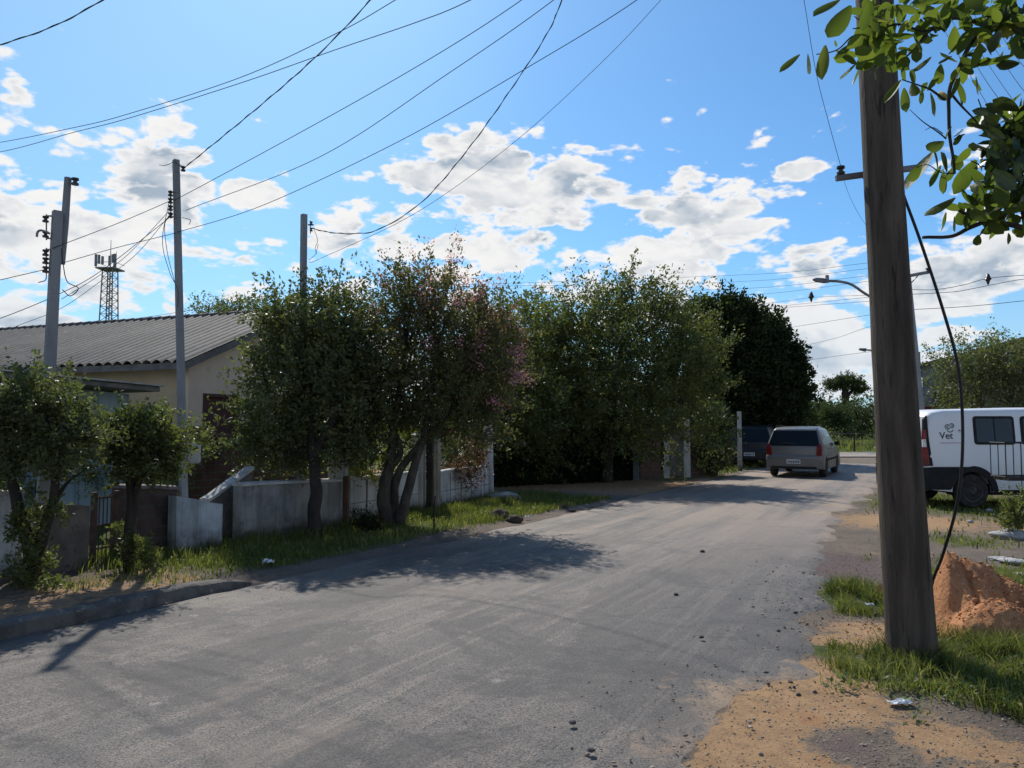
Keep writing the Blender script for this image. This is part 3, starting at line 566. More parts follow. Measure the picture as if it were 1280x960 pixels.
# spiky bush (yucca clump)
def spiky(name, label, cat, base, heads, n, L, w, mat, seed, stems=True, group=None):
    rg = np.random.default_rng(seed); root = empty(name, base, 0, label, cat, group); V = []; Fq = []; m = MB()
    for hx, hy, hz in heads:
        h = Vector(base)+Vector((hx, hy, hz))
        if stems: m.tube([Vector(base)+Vector((hx*.3, hy*.3, -.05)), h.lerp(Vector(base), .5)+Vector((hx*.1, 0, 0)), h], [.06, .05, .035], 7)
        for i in range(n):
            a = rg.uniform(0, 2*PI); e = rg.uniform(-.5, 1.3); l = L*rg.uniform(.7, 1.2); d = Vector((math.cos(a)*math.cos(e), math.sin(a)*math.cos(e), math.sin(e)))
            sd = Vector((-math.sin(a), math.cos(a), 0)); k = len(V)
            for f, wf, dr in ((0, .6, 0), (.4, 1, .03), (.75, .7, .12), (1, .05, .25)):
                p = h+d*l*f-Vector((0, 0, dr*l*(1 if e < .9 else .3)))
                V += [tuple(p-sd*w*wf), tuple(p+sd*w*wf)]
            Fq += [(k+2*j, k+2*j+1, k+2*j+3, k+2*j+2) for j in range(3)]
    link('leaves', np_mesh('leaves', V, Fq, mat), root, True)
    if stems: m.build('stems', M_bark, root, True, smooth=60)
    return root
L_yuc = leaf_mat('yucca leaves', (.03,.05,.02), (.07,.095,.035), .25, .4, .5, (.2,.17,.08))
random.seed(4)
spiky('yucca_bush', 'tall clump of spiky leaved yucca at the end of the brick wall', 'bush', Vector((6.3, 24.6, .02)), [(random.uniform(-.9,.55), random.uniform(-.5,.4), random.uniform(.3,2.1)) for _ in range(34)], 60, .62, .022, L_yuc, 5)
tree('shrub', 'rounded leafy shrub growing against the foot of the spiky yucca', 'bush', Vector((6.9, 24.0, .0)), [lp(893,560,24.0,18,28), lp(870,560,24.2,24,30)], 260, 30, .16, .08, L_mid, M_bark, [], 21)
# far: umbrella tree, wood rows
b = Vector((39, 88, 0)); k = 88/F
umb = tree('umbrella_tree', 'distant flat-topped tree with a bare trunk standing above the tree line', 'tree', b, [lp(1058,479,88,20,6), lp(1042,483,88,9,4), lp(1072,488,88,9,3.5), lp(1058,474,88,12,3)], 200, 40, .34, .26, L_far, M_barkd,
     [[(b, .5), (at(1059,520,88), .45), (at(1057,500,88), .4), (at(1056,487,88), .35)], [(at(1057,497,88), .25), (at(1066,488,88), .15), (at(1072,486,88), .1)]], 22, nlimb=8, limb_r=.12)
def row(name, label, pts, seed, leaf, mat, ncl, per, rc):
    P, A, cc, ax = crown_pts(pts, ncl, per, rc, seed, inner=.2, sprigs=.3, jag=.2); rg = np.random.default_rng(seed); k = P[:, 2] > 0
    V, Fq = leaf_cards(P[k], A[k], leaf*rg.uniform(.6, 1.3, k.sum()), .6, seed); o = link(name, np_mesh(name, V, Fq, mat)); return tag(o, label, 'trees', kind='stuff')
random.seed(8); pts = []
for i in range(150):
    x = -140+i*2.6+random.uniform(-1, 1); y = 96+random.uniform(-6, 6)+abs(x)*.12; h = random.uniform(2.2, 3.6)*(1+.25*math.sin(x*.12))
    pts.append((Vector((x, y, h*.75)), (random.uniform(2.2, 3.6), 2, h), 1))
row('distant_wood', 'hazy continuous line of woodland along the horizon', pts, 31, .45, L_far, 5200, 16, 1.0)
for i, (px, py, rx, ry, Y, lab) in enumerate(((1020,512,22,26,78,'rounded distant tree just left of the flat-topped tree'), (1075,517,26,20,76,'rounded distant tree directly beside the big pole and right of the flat-topped tree'), (1000,520,18,20,70,'lower distant tree next to the edge of the black domed tree'), (1045,520,18,14,72,'low pale distant tree below the flat-topped tree'))):
    b = Vector((at(px, 540, Y).x, Y, 0))
    tree('field_tree', lab, 'tree', b, [lp(px,py,Y,rx,ry), lp(px-rx*.5,py+8,Y,rx*.6,ry*.7), lp(px+rx*.5,py+8,Y,rx*.6,ry*.7), lp(px,py+22,Y,rx*1.1,ry*.7)], 300, 26, .42, .22, L_far, M_barkd, [[(b, .3), (b+Vector((0,0,2)), .25)]], 40+i, nlimb=5, limb_r=.1, group='trees at the edge of the field')
# tree behind the house roof
tree('backyard_tree', 'small tree top showing just above the grey tiled roof', 'tree', Vector((-11.2, 27, 0)), [lp(265,392,27,18,10), lp(300,385,27,26,12), lp(285,410,27,40,24), lp(330,400,27,30,25)], 260, 30, .25, .10, L_mid, M_barkd, [[(Vector((-11.2,27,0)), .15), (Vector((-11.2,27,2.5)), .1), (Vector((-11.,27,4.5)), .04)]], 51)
# tree behind the van
b = Vector((15.0, 22.5, 0))
tree('backyard_tree', 'sparse olive-green tree hiding the grey building behind the white van', 'tree', b,
     [lp(1215,470,22.5,45,30), lp(1255,455,22.5,40,32), lp(1185,475,22.5,24,20), lp(1230,510,22.4,50,22), lp(1280,480,22.6,38,40), lp(1270,440,22.6,30,14), lp(1320,470,22.7,50,40), lp(1225,450,22.9,55,30), lp(1260,490,22.9,60,34)], 900, 28, .26, .09, L_olive, M_bark,
     [[(b-Vector((0,0,.1)), .13), (b+Vector((0,0,1.2)), .1), (b+Vector((-.2,0,2.2)), .06)], [(b+Vector((0,0,1)), .09), (b+Vector((.8,0,2.0)), .05), (b+Vector((1.6,0,2.6)), .02)], [(b+Vector((0,0,1)), .08), (b+Vector((-1.1,0,2.1)), .03)]], 52, sprigs=.5, inner=.5)
tree('shrub', 'dark bush between the building corner and the olive-green tree', 'bush', Vector((14.2, 24.5, 0)), [lp(1180,510,24.5,20,22), lp(1172,550,24.5,20,30), lp(1200,545,24.5,26,30)], 200, 30, .2, .09, L_mid, M_bark, [], 53)
tree('shrub', 'leafy dark bush in front of the van at the right edge', 'bush', on(gd(1285, 662)), [lp(1275,642,11.0,18,16), lp(1295,635,11.1,22,22), lp(1262,652,10.9,10,8)], 200, 26, .08, .045, L_mid, M_bark, [], 54)
# hedge / ivy fence
H0 = Vector((-.55, 20.0, 0)); H1 = Vector((3.6, 22.7, 0)); hd = (H1-H0); hl_ = hd.length; hdn = hd.normalized(); hq = Vector((hdn.y, -hdn.x, 0))
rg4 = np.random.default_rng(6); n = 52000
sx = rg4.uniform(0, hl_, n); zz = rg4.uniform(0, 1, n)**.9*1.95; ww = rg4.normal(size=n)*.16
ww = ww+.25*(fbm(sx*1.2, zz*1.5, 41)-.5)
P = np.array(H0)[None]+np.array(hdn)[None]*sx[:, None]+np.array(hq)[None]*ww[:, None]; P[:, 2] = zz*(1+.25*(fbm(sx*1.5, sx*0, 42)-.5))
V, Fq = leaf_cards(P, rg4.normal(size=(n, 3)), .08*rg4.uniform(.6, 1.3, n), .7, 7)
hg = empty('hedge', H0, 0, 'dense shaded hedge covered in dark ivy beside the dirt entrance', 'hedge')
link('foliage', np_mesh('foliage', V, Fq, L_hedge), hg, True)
M_woodd = wear_mat('dark weathered boards', (.035,.028,.022), (.02,.017,.014), 8, .9, .4, 40)
m = MB(); 
for i in range(int(hl_/.16)): m.box(H0+hdn*(.08+i*.16)+Vector((0,0,.85)), (.15, .03, 1.7+.05*math.sin(i*3)), math.atan2(hdn.y, hdn.x))
m.build('boards', M_woodd, hg, True)
# ivy curtain below crowns behind the hedge
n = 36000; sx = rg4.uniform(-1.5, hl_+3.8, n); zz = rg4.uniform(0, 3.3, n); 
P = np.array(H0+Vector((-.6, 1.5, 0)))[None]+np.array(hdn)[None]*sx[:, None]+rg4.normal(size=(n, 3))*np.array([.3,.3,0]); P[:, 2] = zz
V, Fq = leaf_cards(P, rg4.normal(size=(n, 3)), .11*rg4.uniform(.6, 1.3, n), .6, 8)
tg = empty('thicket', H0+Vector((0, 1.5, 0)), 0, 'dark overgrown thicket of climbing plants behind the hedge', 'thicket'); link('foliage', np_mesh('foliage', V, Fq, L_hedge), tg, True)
# ------------------------------------------------------------------ house, annex, building
M_tile = wear_mat('weathered grey corrugated tiles', (.085,.080,.078), (.048,.046,.046), 2.0, .75, .4, 40, (.15,.14,.135), .58)
M_beige = wear_mat('beige painted plaster', (.60,.49,.38), (.53,.43,.33), 1.2, .9, .15, 60, (.44,.36,.28), .6)
M_ochre = wear_mat('darker ochre plaster', (.44,.34,.23), (.38,.29,.20), 1.2, .9, .15, 60, (.30,.24,.17), .6)  # side wall only, a darker tone than the gable plaster
def brick_mat(name, c1, c2, mortar, scale=1.0):
    m, nt = new_mat(name); N = NT(nt); co = N.n('ShaderNodeTexCoord').outputs['Object']
    sp = N.n('ShaderNodeSeparateXYZ', {0: N.pos()}); h = N.m('ADD', N.m('MULTIPLY', sp.outputs[0], .8), N.m('MULTIPLY', sp.outputs[1], 1.1))
    v = N.n('ShaderNodeCombineXYZ', {0: h, 1: sp.outputs[2], 2: 0.0}).outputs[0]
    br = N.n('ShaderNodeTexBrick', {'Vector': v, 'Color1': (*c1, 1), 'Color2': (*c2, 1), 'Mortar': (*mortar, 1), 'Scale': 1.0, 'Mortar Size': .012, 'Brick Width': .26, 'Row Height': .13})
    col = N.mix(N.ss(N.noise(N.pos(), 3, 6, .65), .45, .7, 0, .7), br.outputs[0], tuple(x*.35 for x in c1))
    b = N.n('ShaderNodeBump', {'Height': br.outputs[1], 'Strength': -.4, 'Distance': .01})
    N.out(N.n('ShaderNodeBsdfPrincipled', {'Base Color': col, 'Roughness': .95, 'Specular IOR Level': .2, 'Normal': b.outputs[0]}).outputs[0]); return m
M_brick = brick_mat('old red brick', (.135,.075,.058), (.105,.062,.05), (.12,.105,.095))
M_brickd = brick_mat('dark brick', (.10,.065,.052), (.075,.052,.045), (.085,.075,.068))  # darker, browner tone than the red brick
M_doorr = wear_mat('dark red painted wood', (.075,.03,.025), (.055,.024,.02), 6, .6, .2, 40)
HR = math.atan2(math.cos(R(22)), math.sin(R(22)))
C0 = Vector((-6.65, 15.6, 0)); hs = empty('house', C0, HR, 'beige house with a grey corrugated tile roof behind the left wall', 'house')
GW = 6.6; HL = 13.0; EV = 2.98; RZ = 4.36
def wallbox(m, x0, x1, y0, y1, z0, z1): m.box(((x0+x1)/2, (y0+y1)/2, (z0+z1)/2), (x1-x0, y1-y0, z1-z0))
m = MB(); wallbox(m, 0, .2, .2, HL, 1.6, EV); m.build('side_wall', M_ochre, hs)
m = MB(); wallbox(m, -.02, .2, .18, HL, 0, 1.6); wallbox(m, 0, .4, -.02, .18, 0, 1.6); wallbox(m, 1.5, GW, -.02, .18, 0, 1.6); m.build('brick_base', M_brick, hs)
m = MB()  # gable end with door opening x .42..1.5, z 0.15..2.28
m.prism([(0,1.6),(.4,1.6),(.4,2.28),(1.5,2.28),(1.5,1.6),(GW,1.6),(GW,EV-.02),(GW/2,RZ-.07),(0,EV-.02)], lambda a, b_, w: Vector((a, w, b_)), .2); m.build('gable_wall', M_beige, hs)
d_ = MB(); wallbox(d_, .47, 1.43, .08, .12, 0, 2.21); 
dr_ = d_.build('door', M_doorr, hs)
m = MB(); wallbox(m, .4, .468, -.01, .14, 0, 2.28); wallbox(m, 1.432, 1.5, -.01, .14, 0, 2.28); wallbox(m, .468, 1.432, -.01, .14, 2.212, 2.28); m.build('frame', M_doorr, dr_)
m = MB(); m.tube([(1.36,.05,1.05),(1.28,.05,1.05)], .012, 6); m.tube([(1.36,.08,1.05),(1.36,.05,1.05)], .012, 6); m.build('handle', wear_mat('door brass', (.25,.2,.1), (.2,.15,.08), 5, .4, .1, 20, metallic=.8), dr_)
m = MB(); wallbox(m, GW-.2, GW, .2, HL, 0, EV); wallbox(m, .2, GW-.2, HL-.2, HL, 0, EV); m.build('rear_walls', M_beige, hs)
def tile_slope(x0, x1, z0, z1, y0, y1, rows=1, sp=.27):
    yy = np.arange(y0, y1, .025); vs = []; nyy = len(yy); fs = []
    lines = []
    for r_ in range(rows):
        for f, dz in ((r_/rows, .0), (.25, .004), (.26, .0), (.5, .004), (.51, 0), (.75, .004), (.76, 0), ((r_+1)/rows-.001, 0.0)): lines.append((f, dz))
    for f, dz in lines:
        x = x0+(x1-x0)*f; z = z0+(z1-z0)*f
        for y in yy: vs.append((x, y, z+dz+.075*abs(math.sin(PI*y/sp))+.006*math.sin(y*1.7+f*5)))
    for r_ in range(len(lines)-1):
        for k in range(nyy-1): a = r_*nyy+k; fs.append((a, a+1, a+1+nyy, a+nyy))
    return vs, fs
m = MB(); sl = (RZ-EV)/(GW/2); v_, f_ = tile_slope(-.45, GW/2, EV-.45*sl+.06, RZ+.06, -.28, HL+.2); m.add(v_, f_); v_, f_ = tile_slope(GW+.45, GW/2, EV-.45*sl+.06, RZ+.06, -.28, HL+.2); m.add(v_, f_)
rf = m.build('roof', M_tile, hs, smooth=40)
m = MB(); pts = [(GW/2, -.3+i*.33, RZ+.075) for i in range(42)]
for i in range(41): m.tube([pts[i], pts[i+1]], [.105, .085], 10)
m.build('ridge_tiles', M_tile, rf, smooth=50)
M_fasc = wear_mat('grey weathered fascia', (.16,.15,.145), (.10,.095,.09), 4, .8, .3, 30)
m = MB(); m.beam((-.40, -.26, EV-.40*sl-.03), (GW/2, -.26, RZ-.03), .03, .14); m.beam((GW+.40, -.26, EV-.40*sl-.03), (GW/2+.01, -.26, RZ-.03), .03, .14); m.box((-.42, HL/2, EV-.40*sl-.02), (.025, HL+.3, .13)); m.build('fascia', M_fasc, hs)
for i in range(18): MB().beam((-.38, .1+i*.75, EV-.38*sl-.02), (.0, .1+i*.75, EV-.02), .06, .09).build('rafter', M_woodd, hs)
# blue annex, local x = street direction U from its near end
AR = math.atan2(U.y, U.x); A1 = Vector((-6.30, 12.5, 0)); A0 = A1-U*4.8
ax_ = empty('small_house', A0, AR, 'small pale blue house with a flat sloping slab roof behind the left trees', 'house')
M_blue = wear_mat('pale blue painted plaster', (.36,.46,.53), (.28,.37,.44), 1.5, .9, .2, 60, streaks=True)
m = MB(); m.prism([(0,0),(4.8,0),(4.8,2.12),(4.2,2.13),(4.2,1.75),(3.62,1.75),(3.62,2.16),(0,2.34)], lambda a, b_, w: Vector((a, w, b_)), .15); wallbox(m, 3.62, 4.2, 0, .15, 0, 1.2) if False else None
m.v = []; m.f = []
m.prism([(0,0),(4.8,0),(4.8,1.2),(0,1.2)], lambda a, b_, w: Vector((a, w, b_)), .15)
m.prism([(0,1.202),(3.5,1.202),(3.5,1.75),(4.25,1.75),(4.25,1.202),(4.8,1.202),(4.8,2.12),(0,2.34)], lambda a, b_, w: Vector((a, w, b_)), .15)
wallbox(m, 4.65, 4.8, .152, 3, 0, 2.1); wallbox(m, 0, .15, .152, 3, 0, 2.3); m.build('walls', M_blue, ax_)
M_win = glass_mat('dark window glass', (.02,.025,.03), .12)
w_ = MB(); wallbox(w_, 3.5, 4.25, .07, .09, 1.202, 1.75); w_ = w_.build('window', M_win, ax_)
m = MB(); 
for x0, x1, z0, z1 in ((3.5,4.25,1.203,1.235),(3.5,4.25,1.72,1.75),(3.5,3.54,1.235,1.72),(4.21,4.25,1.235,1.72),(3.86,3.89,1.235,1.72)): wallbox(m, x0, x1, .02, .065, z0, z1)
m.build('frame', wear_mat('grey window frame', (.25,.26,.27), (.2,.2,.2), 5, .6, .1), w_)
m = MB(); m.prism([(-.5,2.39),(4.98,2.15),(4.98,2.23),(-.5,2.47)], lambda a, b_, w: Vector((a, -.55+w, b_)), 4.0); rs = m.build('roof', wear_mat('stained concrete slab', (.22,.215,.21), (.13,.13,.135), 2.5, .85, .5, 30), ax_, bevel=.01)
m = MB(); m.prism([(-.5,2.475),(5.01,2.235),(5.01,2.255),(-.5,2.495)], lambda a, b_, w: Vector((a, -.62+w, b_)), .5); 
m.build('edge_flashing', wear_mat('pale metal flashing', (.5,.5,.5), (.35,.34,.33), 6, .5, .3, 30), rs)
# grey building on the right
B0 = Vector((14.6, 27.0, 0)); bb = empty('gabled_building', B0, R(-31), 'blue grey rendered building with a low gable behind the van', 'building')
M_bg = wear_mat('blue grey render', (.24,.27,.31), (.18,.205,.24), .8, .9, .15, 50, streaks=True)
m = MB(); m.prism([(0,0),(9,0),(9,3.9),(4.4,4.75),(0,3.7)], lambda a, b_, w: Vector((a, w, b_)), .2)
wallbox(m, 0, .2, .2, 8, 0, 3.6); m.build('walls', M_bg, bb)
m = MB(); m.beam((-.3,-.1,3.68),(4.4,-.1,4.86),.3,.08); m.beam((9.3,-.1,3.85),(4.41,-.1,4.86),.3,.08); m.prism([(-.3,3.66),(4.4,4.8),(4.4,4.86),(-.3,3.72)], lambda a, b_, w: Vector((a, .06+w, b_)), 8); m.build('roof', M_fasc, bb)
w_ = MB(); wallbox(w_, .35, 1.35, -.012, .0, 1.9, 2.75); w_ = w_.build('window', M_win, bb)
m = MB(); 
for x0, x1, z0, z1 in ((.3,1.4,1.84,1.9),(.3,1.4,2.75,2.8),(.3,.35,1.9,2.75),(1.35,1.4,1.9,2.75),(.83,.87,1.9,2.75)): wallbox(m, x0, x1, -.03, -.003, z0, z1)
m.build('frame', M_fasc, w_)
M_red = wear_mat('faded red paint', (.30,.06,.05), (.22,.05,.04), 3, .7, .2, 40)
rb = empty('red_canopy', (13.6, 25.4, 0), 0, 'faded red canopy board on white posts beside the grey building', 'canopy')
m = MB(); m.box((.1, 0, 2.05), (.85, .06, .38)); m.build('board', M_red, rb)
M_white = wear_mat('off white painted wood', (.62,.62,.60), (.45,.45,.44), 4, .8, .2, 40)
for x in (-.28, .5):
    m = MB(); m.box((x, .08, 1.15), (.09, .09, 2.3)); m.build('post', M_white, rb)
# ------------------------------------------------------------------ left fence line (t about -8.2), built along the plots
M_ww = wear_mat('whitewashed masonry', (.52,.55,.57), (.34,.36,.38), 2.2, .92, .5, 40, (.16,.15,.14), .6, streaks=True, base_dirt=True)
M_mossy = wear_mat('mossy grey masonry', (.30,.29,.275), (.17,.165,.15), 2.6, .95, .6, 40, (.055,.06,.045), .6, streaks=True, base_dirt=True)
M_rough = wear_mat('rough stained block', (.20,.175,.155), (.12,.105,.095), 3.0, .95, .7, 30, (.07,.065,.055), .56)
M_conc = wear_mat('light grey concrete', (.56,.55,.53), (.42,.41,.39), 2.5, .92, .4, 50, (.13,.125,.115), .6, streaks=True, base_dirt=True)
M_cope = wear_mat('pale mortar coping', (.50,.48,.45), (.36,.35,.33), 6, .9, .5, 40)
def wall(name, label, p0, p1, h0, h1, th, mat, cope=None, cat='wall', blocks=False, group=None, z0=-.08):
    p0 = Vector((p0[0], p0[1], 0)); p1 = Vector((p1[0], p1[1], 0)); d = p1-p0; L = d.length; rz = math.atan2(d.y, d.x)
    r_ = empty(name, p0, rz, label, cat, group); n = max(4, int(L/.12)); vs = []
    for i in range(n+1):
        f = i/n; h = h0+(h1-h0)*f+.018*mnoise.noise(Vector((p0.x+f*L*3, p0.y, 2)))
        for y, z in ((0, z0), (0, h*.5), (0, h), (th, h), (th, z0)):
            v = Vector((f*L, y, z)); 
            if z > 0: v += mnoise.noise_vector((p0+v)*4)*.008
            vs.append(v)
    fs = [(i*5+k, (i+1)*5+k, (i+1)*5+k+1, i*5+k+1) for i in range(n) for k in range(4)]+[(0,1,2,3,4), tuple(n*5+k for k in (4,3,2,1,0))]
    m = MB(); m.add(vs, fs); m.build('masonry', mat, r_, smooth=40)
    if blocks:
        m = MB(); k = int(L/.4)
        for i in range(1, k): m.box((i*L/k, -.003, h0*.5), (.018, .012, h0*.96))
        m.box((L/2, -.004, h0*.5), (L*.99, .010, .014)); m.build('mortar_joints', M_mossy, r_)
    if cope:
        m = MB(); vs = []
        for i in range(n+1):
            f = i/n; h = h0+(h1-h0)*f+.018*mnoise.noise(Vector((p0.x+f*L*3, p0.y, 2)))
            for y, z in ((-.025, .003), (-.02, .04), (th*.5, .055), (th+.02, .04), (th+.025, .003)): vs.append(Vector((f*L, y, h+z))+mnoise.noise_vector(Vector((p0.x+f*L*9, y, z)))*.006)
        m.add(vs, [(i*5+k, (i+1)*5+k, (i+1)*5+(k+1) % 5, i*5+(k+1) % 5) for i in range(n) for k in range(5)]+[(0,1,2,3,4), tuple(n*5+k for k in (4,3,2,1,0))]); m.build('coping', cope, r_, smooth=40)
    return r_
def gp(px, t):  # world point on the line t=const seen at pixel column px
    a = (px-640)/F; # x=a*y ; .866x-.5y=t
    y = t/(.8660254*a-.5); return (a*y, y)
wall('garden_wall', 'whitewashed low wall at the far left edge behind the forked tree', gp(-330, -8.1), gp(34, -8.1), .92, .92, .14, M_ww, M_cope)
wall('garden_wall', 'rough brown grey wall stub between the forked tree and the little gate', gp(56, -8.0), gp(116, -8.0), .80, .74, .16, M_rough)
wall('garden_wall', 'dark brick wall behind the smallest street tree', gp(152, -8.25), gp(224, -8.25), .88, .82, .14, M_brickd, M_rough)
wall('garden_wall', 'short stained white wall piece left of the sloping coping', gp(224, -8.05), gp(281, -8.05), .76, .60, .16, M_ww)
wall('garden_wall', 'mossy grey wall directly behind the round glossy tree', gp(304, -8.15), gp(428, -8.15), .80, .74, .16, M_mossy, M_cope)
wall('garden_wall', 'sloping parapet with pale coping rising behind the dark wall opening', gp(262, -8.45), gp(318, -8.55), .60, .98, .12, M_rough, M_cope)
wall('garden_wall', 'light concrete panel wall behind the crape myrtle stems', gp(440, -8.3), gp(528, -8.45), .72, .74, .10, M_conc, M_cope, blocks=True)
we = wall('garden_wall', 'light block wall at the corner above the bright grass patch', gp(549, -8.45), gp(613, -8.6), .70, .72, .12, M_conc, M_cope, blocks=True)
wall('brick_wall', 'set back red brick yard wall below the house and the round glossy tree', (-5.6, 13.2), (-3.35, 15.0), 1.45, 1.45, .14, M_brick)
wall('brick_wall', 'dull brick wall between the hedge and the white gate posts', (3.55, 22.55), (4.55, 23.35), 1.55, 1.55, .14, M_brick, M_rough)
def post(name, label, p, w, h, mat, group=None, cap=True, cat='post', lean=(0, 0)):
    r_ = empty(name, (p[0], p[1], 0), R(30), label, cat, group); m = MB(); m.tube([(0,0,-.1),(lean[0]*.5,lean[1]*.5,h*.5),(lean[0],lean[1],h)], [w*.72, w*.70, w*.66], 4)
    m.rough(.006, 5, p[0]); m.build('shaft', mat, r_, smooth=30)
    if cap: m = MB(); m.box((lean[0], lean[1], h+.02), (w*1.25, w*1.25, .04), taper=.3); m.build('cap', M_cope, r_)
    return r_
post('gate_post', 'wide grey pillar with vertical pale edge left of the yellow-lit railing', gp(424, -8.4), .24, 1.42, M_conc)
post('gate_post', 'rusty brown post standing against the grey pillar joint', gp(434, -8.15), .08, .82, wear_mat('rusty brown iron', (.14,.07,.045), (.09,.05,.035), 8, .8, .3), cap=False)
post('gate_post', 'short concrete post between the crape myrtle and the tall round post', gp(524, -8.5), .20, 1.42, M_conc)
post('fence_post', 'tall pale wooden post beside the agave with rough sides', gp(545, -8.4), .15, 1.72, wear_mat('pale split wood', (.34,.30,.25), (.22,.19,.16), 6, .9, .6, 30, stretch=(1,1,.2)), cap=False)
post('fence_post', 'dark wooden post close beside the tall pale one', gp(538, -8.3), .11, 1.55, M_barkd, cap=False)
post('fence_post', 'tallest concrete post at the far right end of the block wall', gp(612, -8.62), .16, 2.05, M_conc, cap=False, lean=(-.04, .02))
# gate rails in the opening 118..150 and metal rails over dark brick
M_rust = wear_mat('rusty dark iron', (.10,.06,.045), (.05,.035,.03), 10, .8, .3)
gt = empty('yard_gate', (*gp(118, -8.15), 0), R(60), 'rusty low yard gate with thin rails behind the smallest tree', 'gate')
p0 = Vector((*gp(118, -8.15), 0)); p1 = Vector((*gp(152, -8.15), 0)); L = (p1-p0).length
m = MB(); 
for x in (0.03, L-.03): m.box((x, 0, .42), (.05, .05, .9))
m.build('frame', M_rust, gt)
for z in (.25, .5, .8): MB().tube([(.0,0,z),(L,0,z+.01)], .012, 6).build('rail', M_rust, gt)
for i in range(1, 7): MB().tube([(L*i/7,0,.05),(L*i/7,0,.82)], .007, 5).build('bar', M_rust, gt)
p0 = Vector((*gp(435, -8.4), 0)); p1 = Vector((*gp(526, -8.5), 0)); d = p1-p0; L = d.length
rl = empty('iron_railing', p0, math.atan2(d.y, d.x), 'thin yellow-lit iron railing on top of the concrete panel wall', 'railing')
M_yel = wear_mat('yellow-lit iron', (.30,.27,.12), (.2,.17,.09), 8, .7, .2)  # the yellow light on the railing is put into the iron colour
for z in (.80, 1.12): MB().tube([(0,0,z),(L,0,z)], .012, 6).build('rail', M_yel, rl)
for i in range(int(L/.11)): MB().tube([(.05+i*.11,0,.76),(.05+i*.11,0,1.18)], .006, 5).build('bar', M_yel, rl)
L_yg = leaf_mat('yellow green sunlit shrub leaves', (.09,.12,.02), (.22,.22,.05), .5, .5, .3)
tree('shrub', 'yellow-green sunlit shrub behind the iron railing', 'bush', (*gp(460,-9.0), 0), [lp(455,575,12.6,26,34), lp(490,560,12.8,24,36), lp(440,545,12.8,20,24)], 210, 28, .12, .05, L_yg, M_bark, [], 61)
spiky('agave', 'spiky pale agave rosette behind the block wall opening', 'plant', Vector((*gp(570, -9.1), 0)), [(0,0,1.0),(-.15,.1,.7)], 90, .6, .018, leaf_mat('pale agave leaves', (.08,.11,.05), (.16,.19,.09), .2, .4, .5), 7)
tree('shrub', 'brownish dry shrub right of the agave behind the block wall', 'bush', (*gp(592,-9.2), 0), [lp(592,565,15.3,18,22), lp(585,590,15.2,26,16)], 120, 26, .12, .05, leaf_mat('dry brown leaves', (.07,.03,.02), (.16,.09,.06), .3, .6, .3), M_bark, [], 62)
tree('shrub', 'leafy weeds at the foot of the smallest street tree', 'plant', on(gd(178, 715)), [lp(180,700,7.8,12,16), lp(165,690,7.8,10,22), lp(196,700,7.8,8,8), lp(150,660,8.1,9,14)], 60, 20, .05, .045, L_mid, M_bark, [], 63)
tree('shrub', 'dark round bush crouching at the foot of the crape myrtle', 'bush', on(gd(455, 668)), [lp(455,652,11.2,14,14), lp(466,660,11.1,9,9)], 90, 24, .06, .035, L_hedge, M_bark, [], 64)
tree('shrub', 'dark creeper hanging over the brick yard wall behind the small trees', 'bush', (-5.6, 12.4, 0), [lp(215,590,12.6,28,26), lp(250,560,12.9,20,20), lp(90,600,12,40,25), lp(20,600,11,40,30)], 260, 28, .14, .06, L_glossy, M_bark, [], 65)
# white posts with grey gate + reddish wall by the yucca
post('gate_post', 'white post at the left side of the grey wooden gate', (4.75, 23.4), .17, 1.55, M_white, 'white gate posts')
post('gate_post', 'white post at the right side of the grey wooden gate', (5.45, 23.75), .2, 1.75, M_white, 'white gate posts')
g_ = empty('wooden_gate', (4.86, 23.46, 0), math.atan2(.29, .52), 'grey wooden board gate between two white posts', 'gate')
m = MB(); 
for i in range(5): m.box((.05+i*.105, 0, .78), (.098, .03, 1.45+.03*(i % 2)))
m.build('boards', wear_mat('grey boards', (.16,.15,.14), (.10,.095,.09), 6, .9, .4, stretch=(1,1,.2)), g_)
for z in (.35, 1.2): MB().box((.26, .025, z), (.53, .02, .08)).build('rail', M_woodd, g_)
wall('brick_wall', 'reddish wall piece between the white gate post and the spiky yucca', (5.6, 23.9), (6.3, 24.3), 1.5, 1.4, .14, M_brick)
post('gate_post', 'slim blue grey post at the right end of the hedge', (3.62, 22.3), .15, 1.62, wear_mat('blue grey paint', (.16,.2,.21), (.1,.12,.13), 4, .8), cap=True)
# oval house sign on hedge
sg = at(653, 554, 19.4)+Vector((-.34, .52, 0))
s_ = empty('house_sign', sg, math.atan2(hdn.y, hdn.x), 'small white oval sign fixed to the dark hedge', 'sign')
m = MB(); n = 28; m.v = []; m.f = []
poly = [(.115*math.cos(2*PI*i/n)*(1+.04*math.cos(6*PI*i/n)), .085*math.sin(2*PI*i/n)) for i in range(n)]
m.prism(poly, lambda a, b_, w: Vector((a, -.62+w, b_)), .012); m.build('plate', M_white, s_)
m = MB(); 
for i, (x, w_) in enumerate(((-.045,.03),(0,.02),(.04,.03))): m.box((x, -.624, .0), (w_, .004, .012))
m.box((0,-.624,.03), (.05,.004,.008)); m.build('markings', M_fasc, s_)
m = MB(); m.tube([(0,-.61,0),(0,0,0)], .01, 6); m.build('bracket', M_rust, s_)
